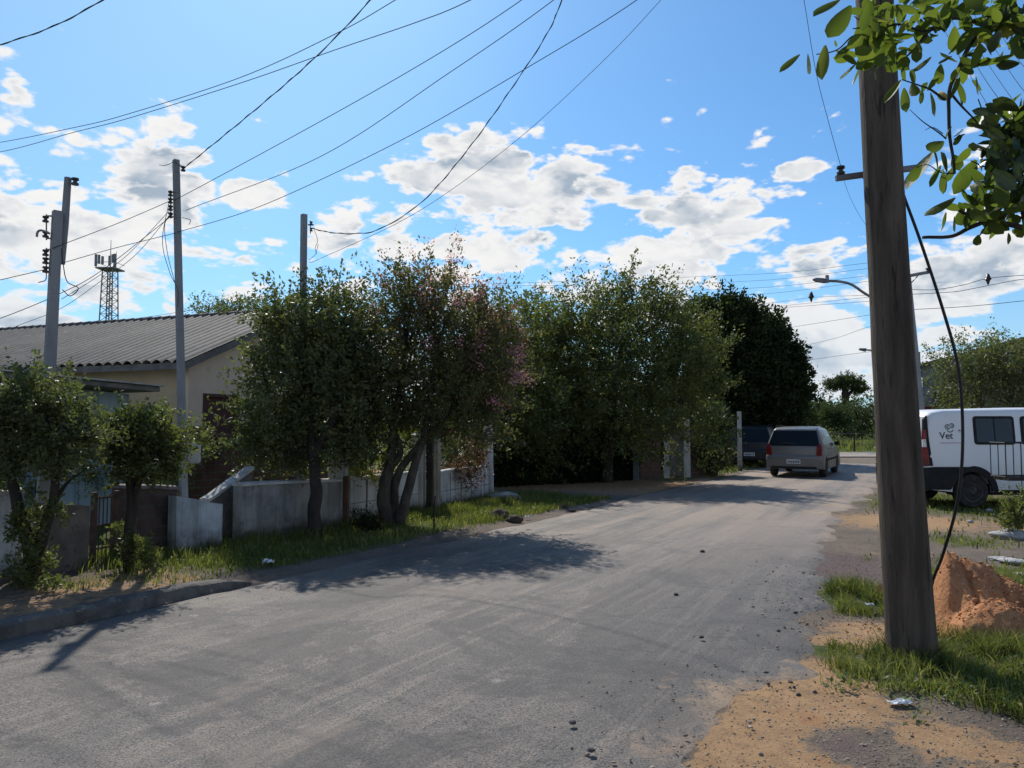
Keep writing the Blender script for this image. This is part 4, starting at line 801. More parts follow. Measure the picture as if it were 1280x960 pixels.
# ------------------------------------------------------------------ poles
M_pole = wear_mat('weathered wooden pole', (.135,.105,.080), (.070,.056,.044), 3.2, .9, .9, 30, (.03,.025,.022), .54, stretch=(3,3,.35), streaks=True)
M_cpole = wear_mat('grey concrete pole', (.26,.27,.28), (.18,.19,.20), 2, .85, .3, 40, stretch=(1,1,.4))
M_metal = wear_mat('galvanised steel', (.22,.22,.23), (.14,.14,.15), 6, .5, .2, 30, metallic=.4)
M_black = wear_mat('black rubber', (.018,.018,.019), (.028,.028,.028), 8, .6, .1, 40)
M_cer = wear_mat('dark glazed ceramic', (.06,.045,.04), (.04,.03,.028), 8, .3, .05)
pts = [gd(1141,832)]+[at(x, y, 5.2) for x, y in ((1139,800),(1128,640),(1117,450),(1111,340),(1104,220),(1093,0),(1080,-260))]
pts[0] = Vector((pts[1].x+.004, 5.2, -.2)); rr = [.170,.158,.146,.133,.130,.126,.121,.112]
bp = empty('utility_pole', (pts[0].x, 5.2, 0), 0, 'big leaning weathered wooden pole in the right foreground', 'pole')
cp = catmull(pts, 14); n = len(cp); m = MB(); vs = []; K = 28
for i, p in enumerate(cp):
    r = np.interp(i/(n-1)*7, range(8), rr)
    for k in range(K):
        a = 2*PI*k/K; q = Vector((math.cos(a), math.sin(a), 0))
        rad = r*(1+.022*mnoise.noise(Vector((q.x*3, q.y*3, p.z*.5)))+.018*mnoise.noise(Vector((q.x*14, q.y*14, p.z*.9)))+.03*math.exp(-((p.z-2.12)/.14)**2)*max(0, -q.x))
        vs.append(p+q*rad)
m.add(vs, [(i*K+k, i*K+(k+1) % K, (i+1)*K+(k+1) % K, (i+1)*K+k) for i in range(n-1) for k in range(K)]+[tuple((n-1)*K+k for k in range(K))])
m.build('shaft', M_pole, bp, True, smooth=60)
m = MB(); a_, b_ = at(1045,223,5.40), at(1150,209,5.40); m.beam(a_, b_, .035, .040); m.build('crossarm', M_metal, bp, True, bevel=.003)
def spool(c, axis='z', s=1.0):
    m = MB(); m.lathe([(.012*s,-.045*s),(.04*s,-.042*s),(.042*s,-.02*s),(.022*s,-.008*s),(.022*s,.008*s),(.042*s,.02*s),(.04*s,.042*s),(.012*s,.045*s)], c, 12, axis); return m
spool(at(1051,213,5.40)+Vector((0,0,.0)), s=.7).build('insulator', M_cer, bp, True, smooth=50)
m = MB(); m.tube([at(1080,222,5.36), at(1080,222,5.30)], .012, 6); m.build('bolt', M_metal, bp, True)
def slim_pole(name, label, px0, py_top, px1, Y, r0, r1, mat, sides=8, base_z=-.1, cat='pole', ext=None):
    top = at(px0, py_top, Y); bot = Vector(((px1-640)/F*Y, Y, base_z)); r_ = empty(name, (bot.x, bot.y, 0), 0, label, cat)
    m = MB(); k = 10; m.tube([bot.lerp(top, i/k) for i in range(k+1)], [r0+(r1-r0)*i/k for i in range(k+1)], sides); m.build('shaft', mat, r_, True, smooth=40); return r_, top, bot
pA, tA, bA = slim_pole('service_pole', 'thick square concrete pole with a thinner pipe leaning past its top', 72, 264, 56, 8.0, .082, .062, M_cpole, 4)
m = MB(); m.tube([at(76,330,8.12), at(81,280,8.12), at(85,222,8.12)], [.042,.04,.036], 8); m.build('mast_pipe', M_cpole, pA, True, smooth=50)
m = MB(); m.tube([at(84,224,8.1), at(97,224,8.1)], .012, 6); m.build('bracket', M_metal, pA, True)
spool(at(94,227,8.1), s=.9).build('insulator', M_cer, pA, True, smooth=50)
for y in (274, 293, 316, 326, 337): spool(at(57,y,7.95), s=.75).build('insulator', M_cer, pA, True, smooth=50)
m = MB()
for y0, y1 in ((268,300),(310,342)):
    m.tube([at(58,y0,7.95), at(58,y1,7.95)], .008, 6); m.beam(at(58,y0+2,7.95), at(68,y0+2,7.98), .015, .015); m.beam(at(58,y1-2,7.95), at(66,y1-2,7.98), .015, .015)
m.build('rack', M_metal, pA, True)
m = MB(); m.tube(catmull([at(62,292,7.9), at(52,288,7.9), at(47,290,7.9), at(46,296,7.9)], 5), .012, 7); m.build('hook_pipe', M_metal, pA, True)
m = MB(); m.tube(catmull([at(77,310,8), at(79,330,8), at(84,352,8), at(98,360,8), at(88,370,8), at(78,362,8)], 5), .005, 5); m.tube(catmull([at(58,340,7.9), at(57,350,7.9), at(48,353,7.9)], 5), .005, 5); m.build('jumper_wires', M_black, pA, True)
pB, tB, bB = slim_pole('service_pole', 'tall slim concrete pole carrying the meter box in front of the house', 220, 200, 236, 9.55, .060, .048, M_cpole, 4)
for y in (242, 251, 260, 269): spool(at(213,y,9.5), s=.72).build('insulator', M_cer, pB, True, smooth=50)
m = MB(); m.tube([at(213.5,238,9.5), at(213.5,273,9.5)], .008, 6)
for y in (240, 271): m.beam(at(213,y,9.5), at(221,y,9.5), .014, .014)
m.build('rack', M_metal, pB, True)
m = MB(); m.tube([at(218,201,9.5), at(230,211,9.5)], .01, 5); m.build('bracket', M_metal, pB, True); spool(at(229,211,9.48), s=.7).build('insulator', M_cer, pB, True, smooth=50)
m = MB(); m.tube(catmull([at(213,245,9.4), at(203,300,9.4), at(212,340,9.4), at(222,362,9.45), at(222,384,9.45)], 6), .004, 5); m.tube(catmull([at(218,202,9.4), at(206,207,9.4), at(199,206,9.4)], 4), .004, 5); m.tube(catmull([at(216,268,9.4), at(206,280,9.4), at(209,315,9.4), at(218,352,9.45)], 6), .004, 5)
m.tube(catmull([at(228,272,9.5), at(238,275,9.5), at(236,281,9.5)], 4), .004, 5); m.build('drop_wires', M_black, pB, True)
m = MB(); m.box(at(243,566,9.45), (.13, .10, .26)); mb_ = m.build('meter_box', wear_mat('cream meter box', (.55,.53,.47), (.45,.43,.38), 5, .6, .1), pB, True, bevel=.012)
m = MB(); c = at(244,561,9.39); m.lathe([(.0,.0),(.035,.0),(.035,-.012),(.0,-.012)], c, 14, 'y'); m.build('dial', M_win, mb_, True)
pC, tC, bC = slim_pole('service_pole', 'slim grey pole rising out of the round glossy tree', 380, 268, 378, 11.9, .062, .056, M_cpole, 4)
m = MB(); m.tube([at(385,281,11.8), at(392,281,11.8)], .012, 6); m.tube([at(388,276,11.8), at(388,292,11.8)], .008, 5); m.build('rack', M_metal, pC, True)
for y in (279, 287): spool(at(389,y,11.8), s=.6).build('insulator', M_cer, pC, True, smooth=50)
m = MB(); m.tube(catmull([at(392,285,11.7), at(397,300,11.7), at(394,310,11.7), at(396,318,11.7)], 5), .004, 5); m.tube(catmull([at(386,325,11.7), at(394,318,11.7), at(398,305,11.7)], 5), .004, 5); m.build('drop_wires', M_black, pC, True)
pD, tD, bD = slim_pole('utility_pole', 'grey concrete pole with street lamp arm just behind the big pole', 1134, 343, 1156, 20.0, .13, .085, M_cpole, 10)
m = MB(); m.beam(at(1130,346,19.9), at(1162,340,19.9), .07, .08); m.build('crossarm', M_metal, pD, True)
spool(at(1160,338,19.9), s=1.4).build('insulator', M_cer, pD, True, smooth=50)
m = MB(); m.tube([at(1148,344,19.9), at(1137,356,19.9)], .015, 5); m.build('brace', M_metal, pD, True)
m = MB(); m.tube(catmull([at(1138,392,19.9), at(1110,382,19.8), at(1083,368,19.6), at(1065,356,19.5), at(1050,352,19.4), at(1034,351,19.3)], 5), .035, 8); am = m.build('lamp_arm', M_metal, pD, True, smooth=60)
m = MB(); a_ = at(1036,351.5,19.3); b_ = at(1016,349.5,19.2); m.tube([a_, a_.lerp(b_, .3), a_.lerp(b_, .8), b_], [.04,.07,.06,.02], 8); m.box(a_.lerp(b_, .1)+Vector((0,0,.09)), (.07,.07,.12)); m.build('lamp_head', M_metal, am, True, smooth=40)
pE, tE, bE = slim_pole('utility_pole', 'thin far pole directly behind the lamp pole near the white van', 1147, 440, 1148, 34, .14, .11, M_cpole, 8)
m = MB(); m.tube(catmull([at(1146,445,33.9), at(1110,440,33.9), at(1090,438,33.8), at(1078,437,33.7)], 4), .04, 6); m.build('lamp_arm', M_metal, pE, True)
m = MB(); m.tube([at(1082,437.5,33.7), at(1074,436.5,33.7)], [.09,.05], 6); m.build('lamp_head', M_metal, pE, True)
slim_pole('utility_pole', 'pole tip sticking out above the black domed tree', 919, 366, 921, 37, .14, .11, M_cpole, 8)
slim_pole('utility_pole', 'grey pole half hidden among the leaves behind the hedge corner', 671, 392, 672, 21.3, .10, .08, M_barkd, 8)
post('fence_post', 'slim pale post standing between the yucca and the parked dark car', at(925, 575, 27)[:2], .15, 2.1, M_conc, cap=False)
# cell tower
Yt = 150; kt = Yt/F; tx = at(133, 500, Yt).x; tw = empty('cell_tower', (tx, Yt, 0), 0, 'distant lattice telecom mast with antenna platform behind the tiled roof', 'tower')
zt = at(133, 338, Yt).z; m = MB(); hw0, hw1 = 1.7, 1.0; nb = 22
for sx in (-1, 1):
    for sy in (-1, 1): m.tube([(tx+sx*hw0, Yt+sy*hw0, 0), (tx+sx*hw1, Yt+sy*hw1, zt)], .13, 5)
for i in range(nb):
    z0, z1 = zt*i/nb, zt*(i+1)/nb; w0 = hw0+(hw1-hw0)*i/nb; w1 = hw0+(hw1-hw0)*(i+1)/nb
    for sy in (-1, 1):
        m.tube([(tx-w0, Yt+sy*w0, z0), (tx+w1, Yt+sy*w1, z1)], .06, 4); m.tube([(tx+w0, Yt+sy*w0, z0), (tx-w1, Yt+sy*w1, z1)], .06, 4); m.tube([(tx-w0, Yt+sy*w0, z0), (tx+w0, Yt+sy*w0, z0)], .06, 4)
m.tube([(tx, Yt, 0), (tx, Yt, zt)], .12, 5); m.build('lattice', M_metal, tw, True)
m = MB(); z = zt+.2; m.box((tx, Yt, z), (3.9, 3.9, .25))
for sx in (-1, 1): m.tube([(tx+sx*1.9, Yt-1.9, z+1.1), (tx+sx*1.9, Yt+1.9, z+1.1)], .06, 4)
m.tube([(tx-1.9, Yt-1.9, z+1.1), (tx+1.9, Yt-1.9, z+1.1)], .06, 4); m.build('platform', M_metal, tw, True)
for i, (dx, dz, h) in enumerate(((-1.8,1.4,2.4),(-1.2,1.6,1.8),(-.5,1.4,1.6),(.9,1.3,2.0),(1.5,1.8,1.6),(1.9,1.4,2.6))):
    m = MB(); m.box((tx+dx, Yt-2, z+dz), (.42, .25, h)); m.build('antenna', M_metal, tw, True)
m = MB(); m.tube([(tx, Yt, zt), (tx, Yt, at(133,300,Yt).z)], [.12,.05], 5); m.tube([(tx+1.7, Yt-1, zt), (tx+1.7, Yt-1, at(133,316,Yt).z)], .05, 4); m.build('mast', M_metal, tw, True)
# ------------------------------------------------------------------ wires
M_wire = wear_mat('weathered cable', (.035,.037,.042), (.05,.052,.058), 5, .95, .05, spec=.05)
def wire(name, label, pts, r=.006, cat='cable', group=None, k=10, twist=False):
    r = r*.66; P = [at(*p) for p in pts]; P = catmull(P, k); m = MB()
    m.tube(P, r, 5)
    if twist:
        acc = 0; Q = []
        fine = []
        for a_, b_ in zip(P[:-1], P[1:]):
            nn = max(1, int((b_-a_).length/.05))
            fine += [a_.lerp(b_, j/nn) for j in range(nn)]
        for i, p in enumerate(fine): Q.append(p+Vector((math.cos(i*.9)*r*1.6, 0, math.sin(i*.9)*r*1.6)))
        m.tube(Q, r*.9, 4)
    o = m.build(name, M_wire, None, smooth=True); return tag(o, label, cat, group)
wire('overhead_cable', 'cable from the slim meter pole top rising steeply to the upper middle edge', [(229,211,9.5),(330,128,8.6),(400,66,7.9),(463,0,7.3),(560,-110,6.5)], .0075, twist=True)
wire('overhead_cable', 'upper of three cables from the thick pole past the slim pole to the upper right', [(62,312,7.98),(77,306,8.0),(150,278,8.8),(213,251,9.4),(232,243,9.4),(400,152,8.4),(540,72,7.6),(652,0,7.0),(800,-110,6.3)], .006)
wire('overhead_cable', 'middle one of three cables leaving the slim meter pole for the upper right', [(77,329,8.0),(150,308,8.8),(213,294,9.4),(232,263,9.5),(400,196,8.6),(560,92,7.6),(692,0,6.9),(840,-120,6.2)][3:], .006)
wire('overhead_cable', 'lowest of the three cables leaving the slim meter pole for the upper right', [(77,329,8.0),(140,311,8.8),(200,296,9.4),(226,289,9.5),(330,256,9.2),(500,176,8.4),(660,84,7.6),(796,0,6.9),(940,-110,6.2)], .006)
wire('overhead_cable', 'sagging twisted cable from the slim grey pole curving up to the top middle', [(389,285,11.8),(410,290,11.5),(440,292,11.1),(475,286,11.3),(530,250,11.2),(590,180,11.0),(650,95,10.6),(685,40,10.3),(702,0,10.0),(740,-110,9.4)], .008, twist=True)
wire('overhead_cable', 'straight thin cable from the slim grey pole rising right beside the sagging one', [(386,328,11.8),(403,322,11.8),(520,266,11.5),(640,180,11.2),(750,80,10.8),(826,0,10.4),(930,-120,9.6)], .0055)
wire('overhead_cable', 'upper of two long cables sweeping in from the left edge to the top', [(-120,196,11.5),(0,178,11),(90,160,10.2),(155,144,9.6),(300,97,8.6),(420,42,7.9),(494,0,7.4),(640,-90,6.8)], .0065)
wire('overhead_cable', 'lower of two long cables sweeping in from the left edge to the top', [(-120,208,11.5),(0,190,11),(90,166,10.2),(160,148,9.6),(300,104,8.6),(420,62,7.9),(520,28,7.2),(588,0,6.8),(740,-80,6.2)], .0065)
wire('overhead_cable', 'short thick cable crossing the top left corner', [(-120,92,8),(0,56,7.5),(66,33,7.1),(128,0,6.6),(240,-70,6)], .0075, twist=True)
wire('overhead_cable', 'lower cable leaving the thick pole for the left edge', [(-120,378,7.0),(0,350,7.5),(56,337,7.95)], .006)
wire('overhead_cable', 'lowest cable from the slim pole passing behind the thick pole to the left edge', [(-100,430,7.2),(0,398,7.7),(77,366,8.1),(130,336,8.6),(213,271,9.45)], .006)
wire('overhead_cable', 'slack cable pair between the slim pole rack and the thick pole', [(77,374,8.0),(120,347,8.5),(160,318,9.0),(213,262,9.45)], .005)
wire('overhead_cable', 'diagonal cable dropping from the slim pole rack toward the roof on the left', [(20,408,9.6),(77,385,9.5),(125,352,9.5),(170,318,9.5),(213,268,9.5)], .005)
far = (((560,356),(700,352),(960,342),(1082,329),(1134,327)), ((620,357),(800,356),(960,350),(1082,336),(1134,331)), ((780,366),(960,359),(1082,345),(1134,344)), ((820,372),(960,367),(1082,352),(1134,350)),
       ((880,384),(960,379),(1014,372),(1082,369),(1134,366)), ((880,390),(960,384),(1082,372),(1134,370)), ((880,392),(960,386),(1082,377),(1134,376)), ((940,417),(1085,394),(1138,388)), ((960,442),(1040,424),(1085,409),(1138,400)), ((960,458),(997,452),(1085,440),(1140,436)))
for i, w in enumerate(far):
    wire('distant_wire', 'thin distant wire between the black domed tree and the big pole', [(x, y, 38-18*max(0, (x-1010)/128)+i*.05) for x, y in w], .011, group='distant wires left of the big pole', k=5)
for i, w in enumerate((((1138,362),(1170,362),(1205,356),(1235,348),(1280,344),(1360,338)), ((1138,368),(1190,365),(1215,361),(1245,355),(1280,349),(1360,342)), ((1140,387),(1210,383),(1280,376),(1360,368)))):
    wire('distant_wire', 'one of the thin wires running right from the lamp pole over the olive-green tree', [(x, y, 20.2+.1*i) for x, y in w], .012, group='distant wires right of the lamp pole', k=5)
wire('distant_wire', 'thin wire just above the grey tiled roof running down left', [(-40,416,26),(75,408,26),(200,394,27),(320,372,28),(400,360,29)], .012)
for px, py, Y in ((1014,371,21.5),(1235,349,20.1)):
    m = MB(); c = at(px, py, Y); m.lathe([(.0,.16),(.035,.13),(.07,.03),(.09,0),(.05,-.04),(.02,-.14),(.0,-.16)], c, 8); tag(m.build('wire_spacer', M_cer, None, smooth=60), 'dark diamond shaped spacer on the wires '+('left' if px < 1100 else 'right')+' of the big pole', 'insulator')
wire('overhead_wire', 'hair thin wire from the short steel bracket up to the top edge', [(1051,208,5.4),(1035,150,5.3),(1020,90,5.2),(1005,0,5.0),(990,-90,4.9)], .003)
wire('overhead_wire', 'hair thin wire hanging from the short steel bracket down behind the big pole', [(1051,214,5.42),(1062,245,5.6),(1076,272,5.9),(1096,300,6.3)], .0018)
for i, (a_, b_) in enumerate((((1188,22),(1268,150)),((1176,30),(1300,228)),((1225,30),(1310,150)),((1240,25),(1305,110)),((1214,48),(1320,190)),((1255,40),(1320,95)))):
    m_ = ((a_[0]+b_[0])/2-3, (a_[1]+b_[1])/2+3); e = (a_[0]*2-m_[0], a_[1]*2-m_[1]-4)
    wire('overhead_wire', 'one of the thin dark wires fanning down right behind the big leaves', [(*e, 13), (*a_, 12), (*m_, 9), (*b_, 6.5), (b_[0]+(b_[0]-m_[0]), b_[1]+(b_[1]-m_[1]), 5.5)], .005, group='wires fanning behind the overhanging leaves')
P = catmull([at(1122,205,5.38), at(1127,236,5.36), at(1150,300,5.3), at(1178,385,5.25), at(1197,455,5.2), at(1203,520,5.2), at(1202,585,5.2), at(1194,640,5.25), at(1178,695,5.4), at(1164,738,5.5), on((3.02,5.5))], 8)
m = MB(); m.tube(P, .0105, 8); m.build('hanging_cable', M_black, bp, True, smooth=True)
# ------------------------------------------------------------------ vehicles
def body(prof, belt, hw, tum, name, mat, parent, lay=((-1,.11),(-.985,.06),(-.95,.025),(-.85,0),(0,-.015),(.85,0),(.95,.025),(.985,.06),(1,.11)), cz=.85):
    n = len(prof); cy = sum(p[0] for p in prof)/n; vs = []
    for fr, ins in lay:
        for p in prof:
            y, z = p[0], p[1]
            if len(p) > 2:
                d = Vector((cy-y, (cz-z)*2.2)); d.normalize(); k = ins*p[2]; y += d.x*k; z += d.y*k
            x = fr*hw-math.copysign(1, fr)*tum*max(0, z-belt)*(1 if fr else 0)*min(1, abs(fr)*1.0)
            vs.append((x, y, z))
    m = MB(); L = len(lay); fs = [(i*n+k, i*n+(k+1) % n, (i+1)*n+(k+1) % n, (i+1)*n+k) for i in range(L-1) for k in range(n)]
    up = [k for k in range(n) if prof[k][1] >= belt-1e-6]; lo = [k for k in range(n) if prof[k][1] <= belt+1e-6]
    for i in (0, L-1):
        for idx in (up, lo):
            tri = tessellate_polygon([[Vector((vs[i*n+k][1], vs[i*n+k][2], 0)) for k in idx]])
            fs += [tuple(i*n+idx[t] for t in tr) for tr in tri]
    m.add(vs, fs); return m.build(name, mat, parent, smooth=32)
def arc(cy, cz, r, a0, a1, k=9): return [(cy+r*math.cos(R(a0+(a1-a0)*i/k)), cz+r*math.sin(R(a0+(a1-a0)*i/k))) for i in range(k+1)]
def paint(name, c, rough=.3, dirt=(.3,.25,.2)):
    m, nt = new_mat(name); N = NT(nt); p = N.pos(); z = N.n('ShaderNodeSeparateXYZ', {0: p}).outputs[2]
    f = N.m('MULTIPLY', N.ss(z, .95, .25), N.ss(N.noise(p, 5, 5, .6), .3, .7, .25, .8)); col = N.mix(f, c, dirt)
    col = N.mix(N.ss(N.noise(p, 1.2, 4), .3, .8, 0, .15), col, tuple(x*.7 for x in c))
    N.out(N.n('ShaderNodeBsdfPrincipled', {'Base Color': col, 'Roughness': N.m('ADD', N.m('MULTIPLY', f, .5), rough), 'Specular IOR Level': .5, 'Coat Weight': .15, 'Coat Roughness': .08, 'Metallic': 0.0}).outputs[0]); return m
M_silver = paint('silver car paint', (.165,.158,.145), .28, (.17,.145,.12)); M_navy = paint('black car paint', (.008,.008,.009), .5, (.04,.037,.033)); M_vanw = paint('white van paint', (.78,.79,.80), .35, (.5,.47,.43)); M_pale = paint('light grey car paint', (.5,.52,.54))
M_glass = glass_mat('tinted car glass', (.006,.007,.008), .25); M_tyre = wear_mat('dusty tyre rubber', (.025,.024,.024), (.05,.046,.042), 10, .9, .3, 60); M_rim = wear_mat('shadow-dark steel rim', (.07,.07,.072), (.04,.04,.04), 8, .4, .1, 30, metallic=.5)  # rim metal is darkened to hold the shadow inside the wheel arches
M_lred = wear_mat('red tail lamp lens', (.22,.012,.010), (.13,.008,.008), 8, .15, .02); M_lwh = wear_mat('clear lamp lens', (.75,.72,.68), (.6,.58,.55), 8, .15, .02); M_blk = wear_mat('black bumper plastic', (.022,.023,.025), (.03,.03,.03), 5, .7, .1, 60, spec=.1); M_plate = wear_mat('white number plate', (.62,.64,.68), (.5,.52,.56), 6, .5, .05)
def wheel(root, x, y, r, w, side):
    m = MB(); m.lathe([(r*.62,-w/2),(r*.9,-w/2),(r*.985,-w*.36),(r,-w*.2),(r,w*.2),(r*.985,w*.36),(r*.9,w/2),(r*.62,w/2)], (x, y, r), 28, 'x'); t = m.build('wheel', M_tyre, root, smooth=40)
    m = MB(); xo = x+side*(w*.5+.002); m.lathe([(r*.63,-.02),(r*.62,.004),(r*.5,-.012),(r*.2,.0),(r*.16,.012),(.001,.012)] if side > 0 else [(r*.63,.02),(r*.62,-.004),(r*.5,.012),(r*.2,0),(r*.16,-.012),(.001,-.012)], (xo, y, r), 24, 'x'); m.build('rim', M_rim, t, smooth=40)
    m = MB(); m.lathe([(r*1.2,-w*.75),(r*1.2,w*.1),(r*1.17,w*.1),(r*1.17,-w*.7)] if side > 0 else [(r*1.2,w*.75),(r*1.2,-w*.1),(r*1.17,-w*.1),(r*1.17,w*.7)], (x, y, r+.04), 24, 'x')
    m.v = [v if v[2] > r*.75 else (v[0], v[1], r*.75) for v in m.v]; m.build('wheel_well', M_blk, root, smooth=40)
def side_quad(m, poly, hw, belt, tum, off, side, th=.006):
    """window or panel on a car side: poly in (y,z)"""
    m.prism(poly, lambda a, b_, w: Vector((side*(hw-tum*max(0, b_-belt)+off-w), a, b_)), th)
def shrink(poly, k):
    cy = sum(p[0] for p in poly)/len(poly); cz = sum(p[1] for p in poly)/len(poly); return [(cy+(p[0]-cy)*k, cz+(p[1]-cz)*k) for p in poly]
def wagon(name, label, loc, rz, mat, group=None, tall=0.0):
    r_ = empty(name, loc, rz, label, 'car', group); T = tall
    top = 1.42+T; prof = [(.10,.27),(.0,.36,1),(-.03,.48,1),(-.02,.63,1),(.04,.70,1),(.05,.93,1),(.30,top,1),(.48,top+.07,1),(1.5,top+.09,1),(2.15,top+.05,1),(2.95,.93,1),(3.6,.84,1),(3.98,.68,1),(4.06,.45,1),(4.0,.24)]
    prof += arc(3.28,.29,.345,-9,189)+arc(.78,.29,.345,-9,189)
    hw, belt, tum = .82, .93, .33
    body(prof, belt, hw, tum, 'body', mat, r_)
    # rear glass on the sloped tailgate
    def rg(f): return .05+.25*f, .93+(top-.93)*f
    m = MB(); pts = []
    for f, xx in ((.05,.74),(.93,.62)):
        y, z = rg(f)
        for s_ in (-1, 1): pts.append(Vector((s_*xx, y-.018, z)))
    m.add(pts+[p+Vector((0,.012,0)) for p in pts], [(0,1,3,2),(4,6,7,5),(0,4,5,1),(2,3,7,6),(0,2,6,4),(1,5,7,3)]); gl = m.build('rear_window', M_glass, r_)
    m = MB(); m.tube([(.05,-.0,1.0+.02),(-.32,.015,1.05)], .008, 5); m.build('wiper', M_blk, gl)
    m = MB(); m.prism([(-.80,.28),(.80,.28),(.80,.52),(.60,.56),(-.60,.56),(-.80,.52)], lambda a, b_, w: Vector((a, -.055+w, b_)), .10); m.build('rear_bumper', mat, r_, bevel=.015)
    m = MB(); m.box((0,-.062,.31), (1.3,.02,.07)); m.build('bumper_grille', M_blk, r_)
    m = MB(); m.box((0, -.064, .49), (.40, .012, .13)); pl = m.build('number_plate', M_plate, r_)
    m = MB()
    for i in range(7): m.box((-.15+i*.05, -.072, .485), (.028, .004, .06))
    m.build('characters', M_blk, pl)
    for s_ in (-1, 1):
        m = MB(); m.prism([(s_*.795,.68),(s_*.63,.68),(s_*.66,.90),(s_*.69,1.02),(s_*.76,1.02),(s_*.80,.92)][::(1 if s_ > 0 else -1)], lambda a, b_, w: Vector((a, (.03 if b_ < .95 else .05+.25*(b_-.93)/(top-.93))-.02+w, b_)), .02); m.build('tail_light', M_lred, r_)
        wins = [[(.42,1.0),(.62,top-.05),(1.12,top-.02),(1.12,.98)], [(1.18,.98),(1.18,top-.02),(1.72,top-.01),(1.76,.98)], [(1.82,.98),(1.78,top-.01),(2.12,top-.04),(2.72,1.02),(2.72,.98)]]
        for w_ in wins:
            m = MB(); side_quad(m, w_, hw, belt, tum, -.002 if s_ > 0 else -.002, s_); m.build('side_window', M_glass, r_)
        for y in (1.15, 1.79, 2.72): m = MB(); side_quad(m, [(y-.004,.38),(y+.004,.38),(y+.004,.93),(y-.004,.93)], hw, belt, tum, .003, s_, .006); m.build('door_seam', M_blk, r_)
        m = MB(); side_quad(m, [(1.1,.50),(2.9,.50),(2.9,.56),(1.1,.56)], hw, belt, tum, .02, s_, .02); m.build('side_trim', M_blk, r_)
        for y in (1.32, 1.95): MB().box((s_*(hw+.015), y, .86), (.03, .16, .03)).build('door_handle', mat, r_)
        m = MB(); m.box((s_*(hw+.08), 2.62, 1.0), (.17, .09, .12)); m.build('wing_mirror', M_blk, r_, bevel=.02)
        m = MB(); m.tube([(s_*.60,.5,top+.10),(s_*.60,1.3,top+.125),(s_*.60,2.0,top+.095)], .014, 6); m.build('roof_rail', M_blk, r_)
        for y in (.78, 3.28): wheel(r_, s_*.72, y, .29, .18, s_)
    m = MB(); m.prism([(.0,0),(.7,0),(.64,1),(-.64,1),(-.7,0)], lambda a, b_, w: Vector((a, 2.92-.74*b_+.02+w*.1, .97+(top+.0-.97)*b_)), .06); m.build('windscreen', M_glass, r_)
    m = MB(); m.tube([(0,.55,top+.08),(0,.40,top+.38)], [.006,.003], 5); m.build('aerial', M_blk, r_)
    return r_
cp_ = gd(993, 598.5)
wagon('parked_car', 'silver estate car seen from behind on the road', (cp_.x, cp_.y+.02, .03), -R(30), M_silver, tall=.03)
cp_ = gd(934, 584.5)
wagon('parked_car', 'dark boxy car parked at the left roadside under the black domed tree', (cp_.x+.1, cp_.y, .02), -R(27), M_navy, tall=.08)
wagon('parked_car', 'light grey car mostly hidden ahead between the dark car and the silver car', (13.3, 35.2, .02), -R(28), M_pale)
